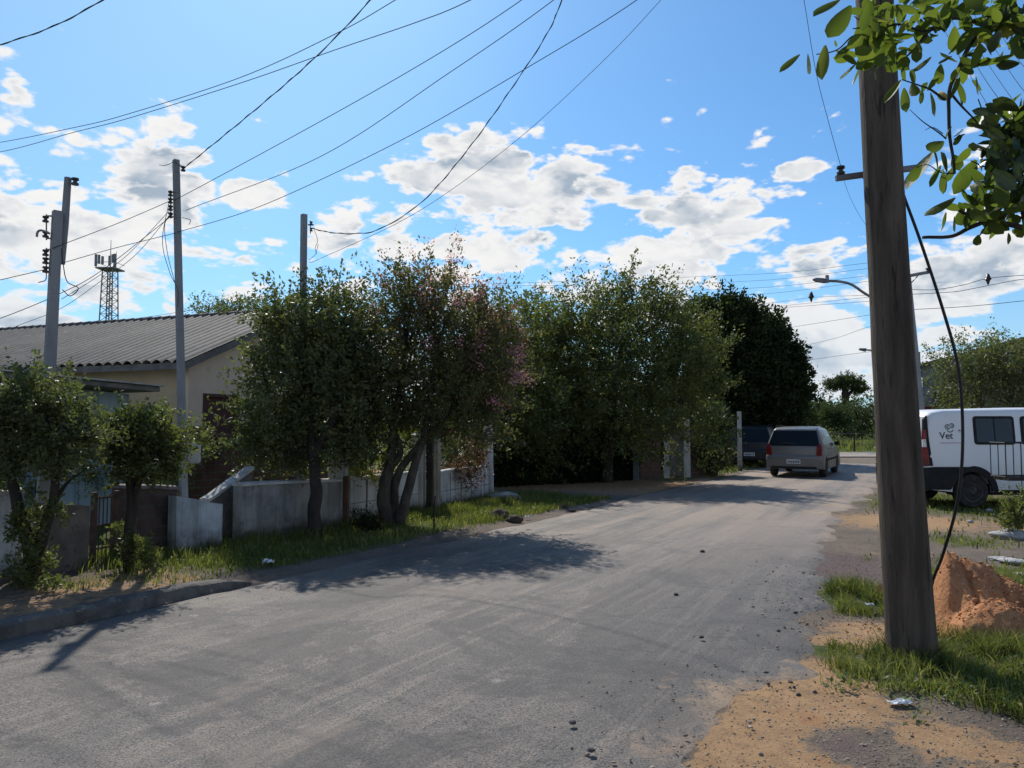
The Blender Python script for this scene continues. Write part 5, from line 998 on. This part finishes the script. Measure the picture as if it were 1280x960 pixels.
# van
Yv = 14.8; hwv = .95; vx = (1153-640)/F*Yv; van = empty('van', (vx, Yv+hwv, .0), -PI/2, 'white van with tinted side window and veterinary lettering parked on the grass', 'van')
VB, VT = 1.0, .085
pv = [(.10,.36),(.0,.45,1),(-.01,.80,1),(.0,VB,1),(.05,1.55,1),(.10,1.78,1),(.20,1.87,1),(.42,1.915,1),(2.2,1.955,1),(3.3,1.92,1),(3.62,1.80,1),(4.35,VB,1),(4.85,.86,1),(5.0,.62,1),(5.0,.34)]
pv += arc(4.05,.33,.40,-2,182)+[(3.6,.34),(1.4,.36)]+arc(.93,.33,.40,-2,182)
body(pv, VB, hwv, VT, 'body', M_vanw, van, cz=1.0)
for s_ in (1, -1):
    m = MB(); side_quad(m, [(-.02,.36),(.50,.36),(.54,.42)]+arc(.93,.33,.375,168,0,12)+[(1.40,.33)]+arc(.93,.33,.49,4,86,9)+[(.86,.80),(.20,.80),(-.03,.78)], hwv, VB, VT, .012, s_, .05); m.build('wheel_arch_panel', M_blk, van)
    m = MB(); side_quad(m, [(-.02,.82),(.17,.82),(.12,1.30),(.11,1.80),(.04,1.72),(-.005,1.1)], hwv, VB, VT, .008, s_, .06); lt = m.build('tail_light', M_blk, van)
    m = MB(); side_quad(m, [(-.025,.84),(.10,.84),(.08,1.18),(-.01,1.18)], hwv, VB, VT, .014, s_, .05); side_quad(m, [(-.005,1.34),(.075,1.34),(.07,1.52),(.02,1.52)], hwv, VB, VT, .014, s_, .05); m.build('red_lens', M_lred, lt)
    m = MB(); side_quad(m, [(-.012,1.185),(.06,1.185),(.055,1.335),(.0,1.335)], hwv, VB, VT, .016, s_, .05); m.build('white_lens', M_lwh, lt)
    def rwin(y0, y1, z0, z1, rr_=.06): return arc(y1-rr_, z1-rr_, rr_, 0, 90, 4)+arc(y0+rr_, z1-rr_, rr_, 90, 180, 4)+arc(y0+rr_, z0+rr_, rr_, 180, 270, 4)+arc(y1-rr_, z0+rr_, rr_, 270, 360, 4)
    for y0, y1 in ((1.00,1.80),(1.92,2.66)):
        m = MB(); side_quad(m, rwin(y0, y1, 1.23, 1.785), hwv, VB, VT, .012, s_, .03); f_ = m.build('side_window', M_blk, van)
        m = MB(); mid = (y0+y1)/2; side_quad(m, rwin(y0+.05, mid-.012, 1.28, 1.735, .03), hwv, VB, VT, .016, s_, .01); side_quad(m, rwin(mid+.012, y1-.05, 1.28, 1.735, .03), hwv, VB, VT, .016, s_, .01); m.build('pane', glass_mat('van window glass', (.018,.026,.034), .12), f_)
    m = MB(); side_quad(m, [(2.85,1.15),(2.85,1.76),(3.35,1.76),(4.0,1.15)], hwv, VB, VT, .01, s_, .02); m.build('front_side_window', M_glass, van)
    for y in (1.88, 2.78, 3.9): m = MB(); side_quad(m, [(y-.006,.42),(y+.006,.42),(y+.006,VB),(y-.006,VB)], hwv, VB, VT, .003, s_, .006); m.build('door_seam', M_blk, van)
    for y in (.93, 4.05): wheel(van, s_*.84, y, .33, .2, s_)
m = MB(); m.box((0,.05,.58), (1.86,.16,.42)); m.build('rear_bumper', M_blk, van, bevel=.03)
m = MB(); m.box((0,-.02,1.45), (1.3,.03,.5)); m.build('rear_window', M_glass, van)
m = MB(); m.prism([(-.80,0),(.80,0),(.74,1),(-.74,1)], lambda a, b_, w: Vector((a, 4.33-.70*b_+.03, 1.03+.77*b_+w)), .02); m.build('windscreen', M_glass, van)
m = MB(); m.box((0,2.4,.30), (1.5,3.2,.12)); m.build('underbody', M_blk, van)
m = MB(); m.tube([(.5,-.08,.33),(.5,.3,.33)], .03, 8); m.build('exhaust', M_metal, van)
M_ink = wear_mat('dark grey lettering', (.05,.055,.06), (.06,.065,.07), 5, .5, .02); M_inkg = wear_mat('grey green logo', (.13,.17,.16), (.16,.20,.19), 5, .5, .02); M_inkr = wear_mat('red lettering', (.35,.06,.07), (.3,.05,.06), 5, .5, .02)
def text_on_van(body_, size, y, z, mat, name, bold=0.0):
    cu = bpy.data.curves.new(name, 'FONT'); cu.body = body_; cu.size = size; cu.extrude = .002; cu.offset = bold; cu.resolution_u = 4
    o = bpy.data.objects.new('tmp', cu); C.objects.link(o); dg = bpy.context.evaluated_depsgraph_get(); me = bpy.data.meshes.new_from_object(o.evaluated_get(dg)); bpy.data.objects.remove(o)
    Mx = Matrix(((0,0,1,hwv-VT*(z+.07-VB)+.008),(1,0,-VT,0),(0,1,0,0),(0,0,0,1))); Mx = Matrix(((0,-VT,1,hwv-VT*(z-VB)+.006),(1,0,0,y),(0,1,0,z),(0,0,0,1)))
    me.transform(Mx); me.materials.clear(); me.materials.append(mat); return link(name, me, van)
text_on_van('Vet', .185, .33, 1.345, M_ink, 'lettering', .002)
text_on_van('*', .13, .70, 1.43, M_inkr, 'red_star', .004)
m = MB(); x_ = hwv-VT*.26+.006
for i in range(9): side_quad(m, [(.34+i*.046,1.258),(.34+i*.046+.034,1.258),(.34+i*.046+.034,1.27),(.34+i*.046,1.27)], hwv, VB, VT, .005, 1, .004)
m.build('small_print', M_inkr, van)
m = MB()
for (cy, cz, r0, r1, a0, a1) in ((.50,1.575,.055,.032,20,330),(.585,1.60,.05,.03,-150,150),(.50,1.575,.018,0.001,0,360),(.59,1.60,.016,.001,0,360),(.545,1.535,.07,.05,200,340)):
    o_ = arc(cy, cz, r0, a0, a1, 12)+arc(cy, cz, r1, a1, a0, 12); side_quad(m, o_, hwv, VB, VT, .006, 1, .004)
m.build('logo', M_inkg, van)
# metal basket on a post
kb_ = 13.0; x0 = at(1247, 560, kb_).x; x1 = at(1305, 560, kb_).x; z0 = .70; z1 = 1.31
tb = empty('trash_basket', (at(1291,600,kb_).x, kb_, 0), 0, 'black barred metal rubbish basket standing on a post in front of the van', 'basket')
m = MB()
for z in (z0+.04, z1):
    for y in (kb_-.2, kb_+.2): m.tube([(x0,y,z),(x1,y,z)], .014, 6)
    for x in (x0, x1): m.tube([(x,kb_-.2,z),(x,kb_+.2,z)], .014, 6)
m.build('frame', M_black, tb, True)
m = MB()
for i in range(7):
    x = x0+(x1-x0)*i/6
    for y in (kb_-.2, kb_+.2): m.tube([(x,y,z0),(x,y,z1)], .008, 5)
m.build('bars', M_black, tb, True)
m = MB(); m.box(((x0+x1)/2+.02, kb_, z0), ((x1-x0)-.06, .4, .05)); m.build('tray', M_black, tb, True)
m = MB(); m.tube([(at(1291,600,kb_).x,kb_,-.1),(at(1291,600,kb_).x,kb_,z0)], .03, 8); m.build('post', M_black, tb, True)
# ------------------------------------------------------------------ clay mound, stones, litter
def clay():
    m, nt = new_mat('orange clay'); N = NT(nt); p = N.pos(); n1 = N.noise(p, 4, 6, .6); n2 = N.noise(p, 22, 6, .65); n3 = N.noise(p, 120, 3, .6)
    c = N.mix(N.ss(n1, .35, .65), (.56,.27,.13), (.45,.205,.10)); c = N.mix(N.ss(n2, .5, .68, 0, .7), c, (.60,.36,.20)); c = N.mix(N.ss(n3, .55, .7, 0, .5), c, (.20,.08,.04))
    b = N.n('ShaderNodeBump', {'Height': N.m('ADD', n2, N.m('MULTIPLY', n3, .4)), 'Strength': .9, 'Distance': .03})
    N.out(N.n('ShaderNodeBsdfPrincipled', {'Base Color': c, 'Roughness': .95, 'Specular IOR Level': .1, 'Normal': b.outputs[0]}).outputs[0]); return m
M_clay = clay()
gx = np.arange(2.9, 5.2, .014); gy = np.arange(4.9, 7.0, .014); GX, GY = np.meshgrid(gx, gy)
def bumpf(cx, cy, h, rx, ry, ang, p=1.0):
    c, s = math.cos(R(ang)), math.sin(R(ang)); dx = GX-cx; dy = GY-cy; a = (dx*c+dy*s)/rx; b = (-dx*s+dy*c)/ry; d = np.sqrt(a*a+b*b)
    return h*np.clip(1-d**p, -1, 1)
wx = .10*(fbm(GX*3.3, GY*3.3, 51, 3)-.5); GX0, GY0 = GX.copy(), GY.copy(); GX = GX+wx; GY = GY+.1*(fbm(GX*3.3+9, GY*3.3, 52, 3)-.5)
r0_, r1_ = (3.50, 6.18), (4.75, 5.45); rl_ = math.hypot(r1_[0]-r0_[0], r1_[1]-r0_[1]); ux, uy = (r1_[0]-r0_[0])/rl_, (r1_[1]-r0_[1])/rl_
al = ((GX-r0_[0])*ux+(GY-r0_[1])*uy)/rl_; bb_ = -(GX-r0_[0])*uy+(GY-r0_[1])*ux
hr = np.where(al >= 0, .64*np.clip(1-al, 0, 1)**.85, .64*np.clip(1+al/.20, -1, 1))
gul = np.abs(fbm(al*7+bb_*1.5, bb_*1.6+al, 53, 3)-.5)*2
wd = .44+.14*(fbm(al*4, al*0+3, 58, 3)-.5)-.16*al
H1 = hr*(1-np.clip(np.abs(bb_)/wd, 0, 2)**1.35)-.05*(1-np.clip(gul*3.2, 0, 1))*np.clip(hr*3, 0, 1)
H2 = .36*(1-(((GX-3.55)/.44)**2+((GY-5.66)/.34)**2)**.85); H3 = .22*(1-(((GX-4.05)/.5)**2+((GY-5.45)/.28)**2)**.8)
kk = 18; H = np.log(np.exp(kk*H1)+np.exp(kk*H2)+np.exp(kk*H3))/kk-.045
H = H+(.07*(fbm(GX0*5, GY0*5, 54, 3)-.5)+.025*(fbm(GX0*13, GY0*13, 55, 3)-.5)+.022*(fbm(GX0*40, GY0*40, 56, 2)-.5))*np.clip(H*8, 0, 1)
Zm = np.where(H > -.02, H-.02, -.12)+zg(GX0, GY0)*.5
V = np.stack([GX0.ravel(), GY0.ravel(), Zm.ravel()], 1); k_ = len(gx); i0 = (np.arange(len(gy)-1)[:, None]*k_+np.arange(k_-1)[None, :]).ravel(); Fq = np.stack([i0, i0+1, i0+1+k_, i0+k_], 1)
keep = (Zm.ravel()[Fq].max(axis=1) > -.1); md = link('clay_mound', np_mesh('clay_mound', V, Fq[keep], M_clay), smooth=True)
me = md.data; bm = bmesh.new(); bm.from_mesh(me); bmesh.ops.delete(bm, geom=[v for v in bm.verts if not v.link_faces], context='VERTS'); bm.to_mesh(me); bm.free(); me.shade_smooth()
tag(md, 'heap of orange clay beside the foot of the big pole', 'mound')
ncr = 4200; an = rg.uniform(0, 2*PI, ncr); rr_c = np.abs(rg.normal(size=ncr))*.34; px_ = 3.85+np.cos(an)*rr_c*1.5; py_ = 5.78+np.sin(an)*rr_c*1.1
ix_ = np.clip(((px_-2.9)/.014).astype(int), 0, len(gx)-1); iy_ = np.clip(((py_-4.9)/.014).astype(int), 0, len(gy)-1); pz_ = np.maximum(zg(px_, py_), Zm[iy_, ix_])+.004
g8 = link('clay_crumbs', pebbles('crumbs', np.stack([px_, py_, pz_], 1), np.minimum(rg.exponential(.0045, ncr)+.003, .025), M_clay, 9)); tag(g8, 'loose orange clay crumbs strewn around the clay heap', 'clay', kind='stuff')
def rock(name, label, c, r, mat, seed, flat=(1,1,.6), cat='rock', group=None, cut=2, rz=0):
    bm = bmesh.new(); bmesh.ops.create_icosphere(bm, subdivisions=3, radius=1)
    for v in bm.verts:
        p = v.co.copy(); f = 1+.35*mnoise.noise(p*1.3+Vector((seed, 0, 0)))+.12*mnoise.noise(p*4+Vector((0, seed, 0)))
        v.co = Vector((p.x*flat[0], p.y*flat[1], p.z*flat[2]))*r*f
    me = bpy.data.meshes.new(name); bm.to_mesh(me); bm.free(); me.materials.append(mat); me.shade_smooth()
    o = link(name, me); o.location = c; o.rotation_euler[2] = rz; return tag(o, label, cat, group)
M_rockb = wear_mat('dark brown rock', (.10,.075,.055), (.055,.042,.034), 6, .95, .8, 30); M_rockg = wear_mat('grey rubble', (.34,.33,.31), (.22,.21,.20), 6, .95, .8, 30)
rock('rock', 'larger dark brown rock on the bright grass patch', on(gd(624,651), .06), .14, M_rockb, 1, (1.1,1,.75)); rock('rock', 'smaller dark brown rock touching the larger one on the bright grass patch', on(gd(643,653), .05), .12, M_rockb, 2, (1.1,1,.7))
rock('rubble_heap', 'low grey rubble lump at the end of the block wall', on(gd(631,628), .03), .30, M_rockg, 3, (1.3,1,.5))
rock('stone', 'small dark stone at the tip of the bright grass patch', on(gd(703,637), .02), .10, M_rockb, 4); rock('stone', 'clod of earth at the right tip of the grass', on(gd(716,640), .02), .06, M_rockb, 14)
M_slab = wear_mat('pale broken concrete', (.46,.45,.43), (.33,.32,.31), 5, .9, .5, 40)
for i, (px, py, r, lab) in enumerate(((1248,702,.085,'pale round lump of broken concrete behind the clay heap, left of the pair'),(1268,706,.12,'pale flat lump of broken concrete behind the clay heap, right of the pair'),(1262,672,.22,'wide pale slab of broken concrete below the bush at the right edge'),(1275,722,.06,'little pale stone just above the right flank of the clay heap'))):
    rock('concrete_piece', lab, on(gd(px, py), r*.2), r, M_slab, 20+i, (1.3,1,.32))
rock('stone', 'small whitish stone lying on the dirt in front of the van', on(gd(1236,640), .02), .06, M_slab, 31); rock('stone', 'tiny whitish stone between the van and the grass strip', on(gd(1213,654), .02), .05, M_slab, 32)
def litter(name, label, c, sx, sy, rz, mat, h=.03, seed=1):
    m = MB(); n = 6; vs = [Vector((sx*(i/n-.5), sy*(j/n-.5), h*(.5+.8*mnoise.noise(Vector((i*.6, j*.6, seed)))))) for j in range(n+1) for i in range(n+1)]
    m.add(vs, [(j*(n+1)+i, j*(n+1)+i+1, (j+1)*(n+1)+i+1, (j+1)*(n+1)+i) for j in range(n) for i in range(n)]); o = m.build(name, mat); o.location = c; o.rotation_euler[2] = rz; return tag(o, label, 'litter')
M_bag = wear_mat('crumpled white plastic', (.68,.70,.72), (.55,.57,.6), 9, .5, .2, 30)
litter('litter_paper', 'flat white scrap of plastic at the grass edge before the big pole', on(gd(1126,890), .015), .14, .06, .15, M_bag, .02, 2)
litter('litter_bag', 'small crumpled white bag on the road below the mossy wall', on(gd(335,716), .02), .11, .09, .6, M_bag, .09, 3)
litter('litter_scrap', 'tiny pale scrap of plastic in the grass left of the big pole', on(gd(1088,770), .06), .07, .05, .3, M_bag, .04, 4)
litter('litter_scrap', 'tiny white scrap beside the dark rocks on the grass', on(gd(660,650), .03), .10, .06, .3, M_bag, .05, 5)
for i, (px, py, r) in enumerate(((739,940,.018),(716,905,.02),(877,798,.018),(878,690,.03),(845,744,.02))):
    rock('asphalt_chunk', ('black chip of asphalt at the bottom edge of the road','black chip of asphalt a little above the lowest one','black chip of asphalt in the middle of the near road','black chip of asphalt farthest up the road','small black chip of asphalt near the road centre')[i], (*gd(px, py, .04)[:2], .05), r, M_crumb, 40+i)
m = MB(); p = gd(543,668); z = zg1(p.x, p.y); m.tube([(p.x,p.y,z-.05),(p.x-.01,p.y,z+.26),(p.x+.01,p.y,z+.52)], [.014,.012,.010], 6); tag(m.build('stake', M_woodd, smooth=60), 'thin dark stake stuck in the verge grass below the agave', 'stake')
# wire fence of the field
fe = empty('field_fence', (10, 47.5, 0), 0, 'wire fence on wooden posts along the field behind the crossing road', 'fence'); random.seed(2)
for i in range(26):
    x = 10+i*1.9; m = MB(); m.tube([(x,47.5+i*.02,-.1),(x+random.uniform(-.06,.06),47.5+i*.02,1.25+random.uniform(-.1,.1))], .06, 6); m.build('post', M_barkd, fe, True)
m = MB()
for z in (.4, .75, 1.1): m.tube([(10+i*1.9, 47.45+i*.02, z+random.uniform(-.03,.03)) for i in range(26)], .012, 4)
m.build('wires', M_metal, fe, True)
tree('shrub', 'low scrubby growth along the field fence', 'bush', (22, 48.5, 0), [(Vector((14+i*3.3, 48.8+(i % 3)*.8, .7)), (1.6, .8, .7), 1) for i in range(9)], 420, 26, .35, .13, L_olive, M_bark, [], 71)
# ------------------------------------------------------------------ overhanging foreground tree
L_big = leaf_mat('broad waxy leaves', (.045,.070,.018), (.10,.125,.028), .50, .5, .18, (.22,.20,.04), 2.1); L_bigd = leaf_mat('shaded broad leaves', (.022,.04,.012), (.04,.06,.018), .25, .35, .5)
for mm_ in (L_big, L_bigd):
    nt_ = mm_.node_tree; N_ = NT(nt_); pb = [n for n in nt_.nodes if n.type == 'BSDF_PRINCIPLED'][0]; src = pb.inputs['Base Color'].links[0].from_socket
    c_ = N_.mix(N_.ss(N_.noise(N_.pos(), 55, 4, .6), .58, .66, 0, .6), src, (.12,.075,.03)); c_ = N_.mix(N_.ss(N_.noise(N_.pos(), 25, 4, .6), .35, .65, 0, .5), c_, (.03,.05,.015))
    nt_.links.new(c_, pb.inputs['Base Color']); nt_.links.new(N_.n('ShaderNodeBump', {'Height': N_.noise(N_.pos(), 70, 3), 'Strength': .5, 'Distance': .004}).outputs[0], pb.inputs['Normal'])
M_twig = wear_mat('dark twig bark', (.055,.045,.04), (.03,.026,.024), 20, .9, .5, 60)
ft = empty('overhanging_tree', (3.4, 2.5, 0), 0, 'broad-leaved tree whose branches hang in at the upper right', 'tree')
m = MB(); trunk = [Vector((3.4,2.5,-.1)), Vector((3.42,2.5,1.0)), Vector((3.3,2.55,2.0)), Vector((3.1,2.65,2.9)), Vector((2.9,2.7,3.6))]; m.tube(catmull(trunk, 6), [.12-.07*i/24 for i in range(25)], 10); m.build('trunk', M_twig, ft, True, smooth=60)
BY = 2.8
br = [([(2.25,2.75,'w')], 0)]
def bpt(x, y, d=0): return at(x, y, BY+d)
branches = [([trunk[3], bpt(1400,60,.0), bpt(1330,50), bpt(1280,38), bpt(1240,32), bpt(1223,43), bpt(1203,78), bpt(1187,115), bpt(1189,172), bpt(1194,218)], .014, .005),
 ([bpt(1240,32), bpt(1215,26), bpt(1193,24), bpt(1173,31), bpt(1155,48), bpt(1137,67), bpt(1120,80)], .007, .003), ([bpt(1193,24), bpt(1160,40), bpt(1120,30), bpt(1090,40), bpt(1065,46), bpt(1045,63), bpt(1020,68)], .005, .002),
 ([trunk[2], bpt(1380,300), bpt(1320,292), bpt(1280,284), bpt(1233,273), bpt(1210,270), bpt(1196,265)], .016, .005), ([bpt(1233,274), bpt(1210,285), bpt(1190,294), bpt(1153,298)], .009, .006),
 ([bpt(1182,124), bpt(1165,112), bpt(1150,107), bpt(1127,100)], .005, .002), ([bpt(1190,118), bpt(1210,142), bpt(1235,170)], .005, .002), ([bpt(1184,174), bpt(1160,155), bpt(1138,136)], .003, .001), ([bpt(1180,168), bpt(1168,160), bpt(1158,163)], .002, .001),
 ([bpt(1280,284), bpt(1275,250), bpt(1262,215), bpt(1250,190), bpt(1235,160), bpt(1222,125)], .007, .002), ([bpt(1240,32), bpt(1248,15), bpt(1245,-20)], .008, .006), ([bpt(1194,218), bpt(1176,215), bpt(1160,205), bpt(1145,208)], .003, .001), ([bpt(1235,275), bpt(1225,292), bpt(1218,300)], .003, .002), ([bpt(1262,215), bpt(1235,210), bpt(1215,200)], .004, .002)]
m = MB()
for pts, r0, r1 in branches:
    q = catmull(pts, 5); n = len(q); q = [p+mnoise.noise_vector(p*9)*.008 for p in q]; m.tube(q, [r0+(r1-r0)*i/(n-1) for i in range(n)], 7)
m.build('branches', M_twig, ft, True, smooth=60)
def big_leaf(V, Fq, a, b, w, rg, curl=.15):
    a = Vector(a); b = Vector(b); d = b-a; L = d.length; d.normalize(); s = d.cross(Vector(rg.normal(size=3))).normalized(); s = (s+Vector((0,0,0))); nn = d.cross(s); k = len(V); NS = 7
    for i in range(NS):
        f = i/(NS-1); ww = w*.98*(math.sin(PI*min(1, f*.93+.03))**.62)*(.72+.5*f)*(1 if f < .97 else .2); c = a+d*L*f+nn*(curl*L*math.sin(PI*f*.9)*-.5-curl*L*f*f*.5)
        V += [tuple(c-s*ww/2+nn*ww*.18), tuple(c), tuple(c+s*ww/2+nn*ww*.18)]
    Fq += [(k+3*i+j, k+3*i+j+1, k+3*(i+1)+j+1, k+3*(i+1)+j) for i in range(NS-1) for j in range(2)]
rg7 = np.random.default_rng(12)
ex = [(120,205,40,265),(150,200,150,275),(215,170,195,295),(310,20,225,150),(270,0,170,50),(335,205,250,220),(340,230,265,290),(350,240,310,315),(370,60,345,190),(480,90,395,190),(520,185,440,275),(610,212,540,280),(500,300,430,380),(510,330,515,420),(430,100,400,160),(690,210,640,235),(650,240,635,320),(760,245,930,220),(740,260,830,215),(780,280,780,360),(720,320,735,400),(600,310,570,340),(950,350,885,415),(800,430,745,480),(660,530,590,570),(620,570,510,700),(650,620,600,700),(660,640,650,730),(780,600,700,725),(700,740,590,820),(670,800,640,860),(700,810,695,870),(900,660,835,720),(860,740,830,820),(920,740,895,790),(850,130,845,165),(550,120,500,90),(600,130,560,175),(700,30,630,10),(660,60,700,20),(490,20,560,50),(560,20,640,60),(480,200,530,250),(800,340,770,300),(930,880,915,860),(790,880,780,925),(640,130,590,150),(880,420,940,440),(860,860,800,870),(350,130,300,180),(250,150,258,175)]
V = []; Fq = []; V2 = []; F2 = []
for x0, y0, x1, y1 in ex:
    d0 = rg7.normal()*.06; a_ = at(960+x0/3, y0/3, BY+d0); b_ = at(960+x1/3, y1/3, BY+d0+rg7.normal()*.025); big_leaf(V, Fq, a_, b_, (b_-a_).length*rg7.uniform(.4, .55), rg7)
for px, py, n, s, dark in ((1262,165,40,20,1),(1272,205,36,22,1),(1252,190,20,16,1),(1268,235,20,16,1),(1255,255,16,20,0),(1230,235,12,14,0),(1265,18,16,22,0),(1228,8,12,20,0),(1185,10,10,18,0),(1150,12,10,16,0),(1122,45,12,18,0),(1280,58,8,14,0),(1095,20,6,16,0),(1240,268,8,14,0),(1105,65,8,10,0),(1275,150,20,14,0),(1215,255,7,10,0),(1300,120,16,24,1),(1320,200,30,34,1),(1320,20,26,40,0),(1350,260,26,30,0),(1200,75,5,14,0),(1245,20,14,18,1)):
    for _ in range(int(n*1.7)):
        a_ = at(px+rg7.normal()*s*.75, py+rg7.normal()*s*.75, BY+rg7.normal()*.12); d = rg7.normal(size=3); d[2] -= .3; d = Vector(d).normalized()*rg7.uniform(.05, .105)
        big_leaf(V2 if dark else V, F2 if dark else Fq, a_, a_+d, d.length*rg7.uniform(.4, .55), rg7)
for (x0, y0, x1, y1, n) in ((1223,43,1187,115,10),(1187,115,1194,218,9),(1173,31,1137,67,9),(1120,30,1045,63,12),(1182,124,1130,100,6),(1233,273,1196,265,7),(1280,284,1233,273,8),(1262,215,1235,160,8),(1280,38,1193,24,14),(1085,8,1140,6,10),(1194,218,1150,206,4)):
    for _ in range(n):
        f = rg7.uniform(); a_ = at(x0+(x1-x0)*f, y0+(y1-y0)*f, BY+rg7.normal()*.02); dd = Vector(rg7.normal(size=3)); dd.z -= .6; dd.normalize(); big_leaf(V, Fq, a_, a_+dd*rg7.uniform(.045, .10), rg7.uniform(.02, .045), rg7, rg7.uniform(.05, .35))
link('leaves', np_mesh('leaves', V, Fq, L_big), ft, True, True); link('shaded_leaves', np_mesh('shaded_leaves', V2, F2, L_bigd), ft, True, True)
print('objects', len(bpy.data.objects))
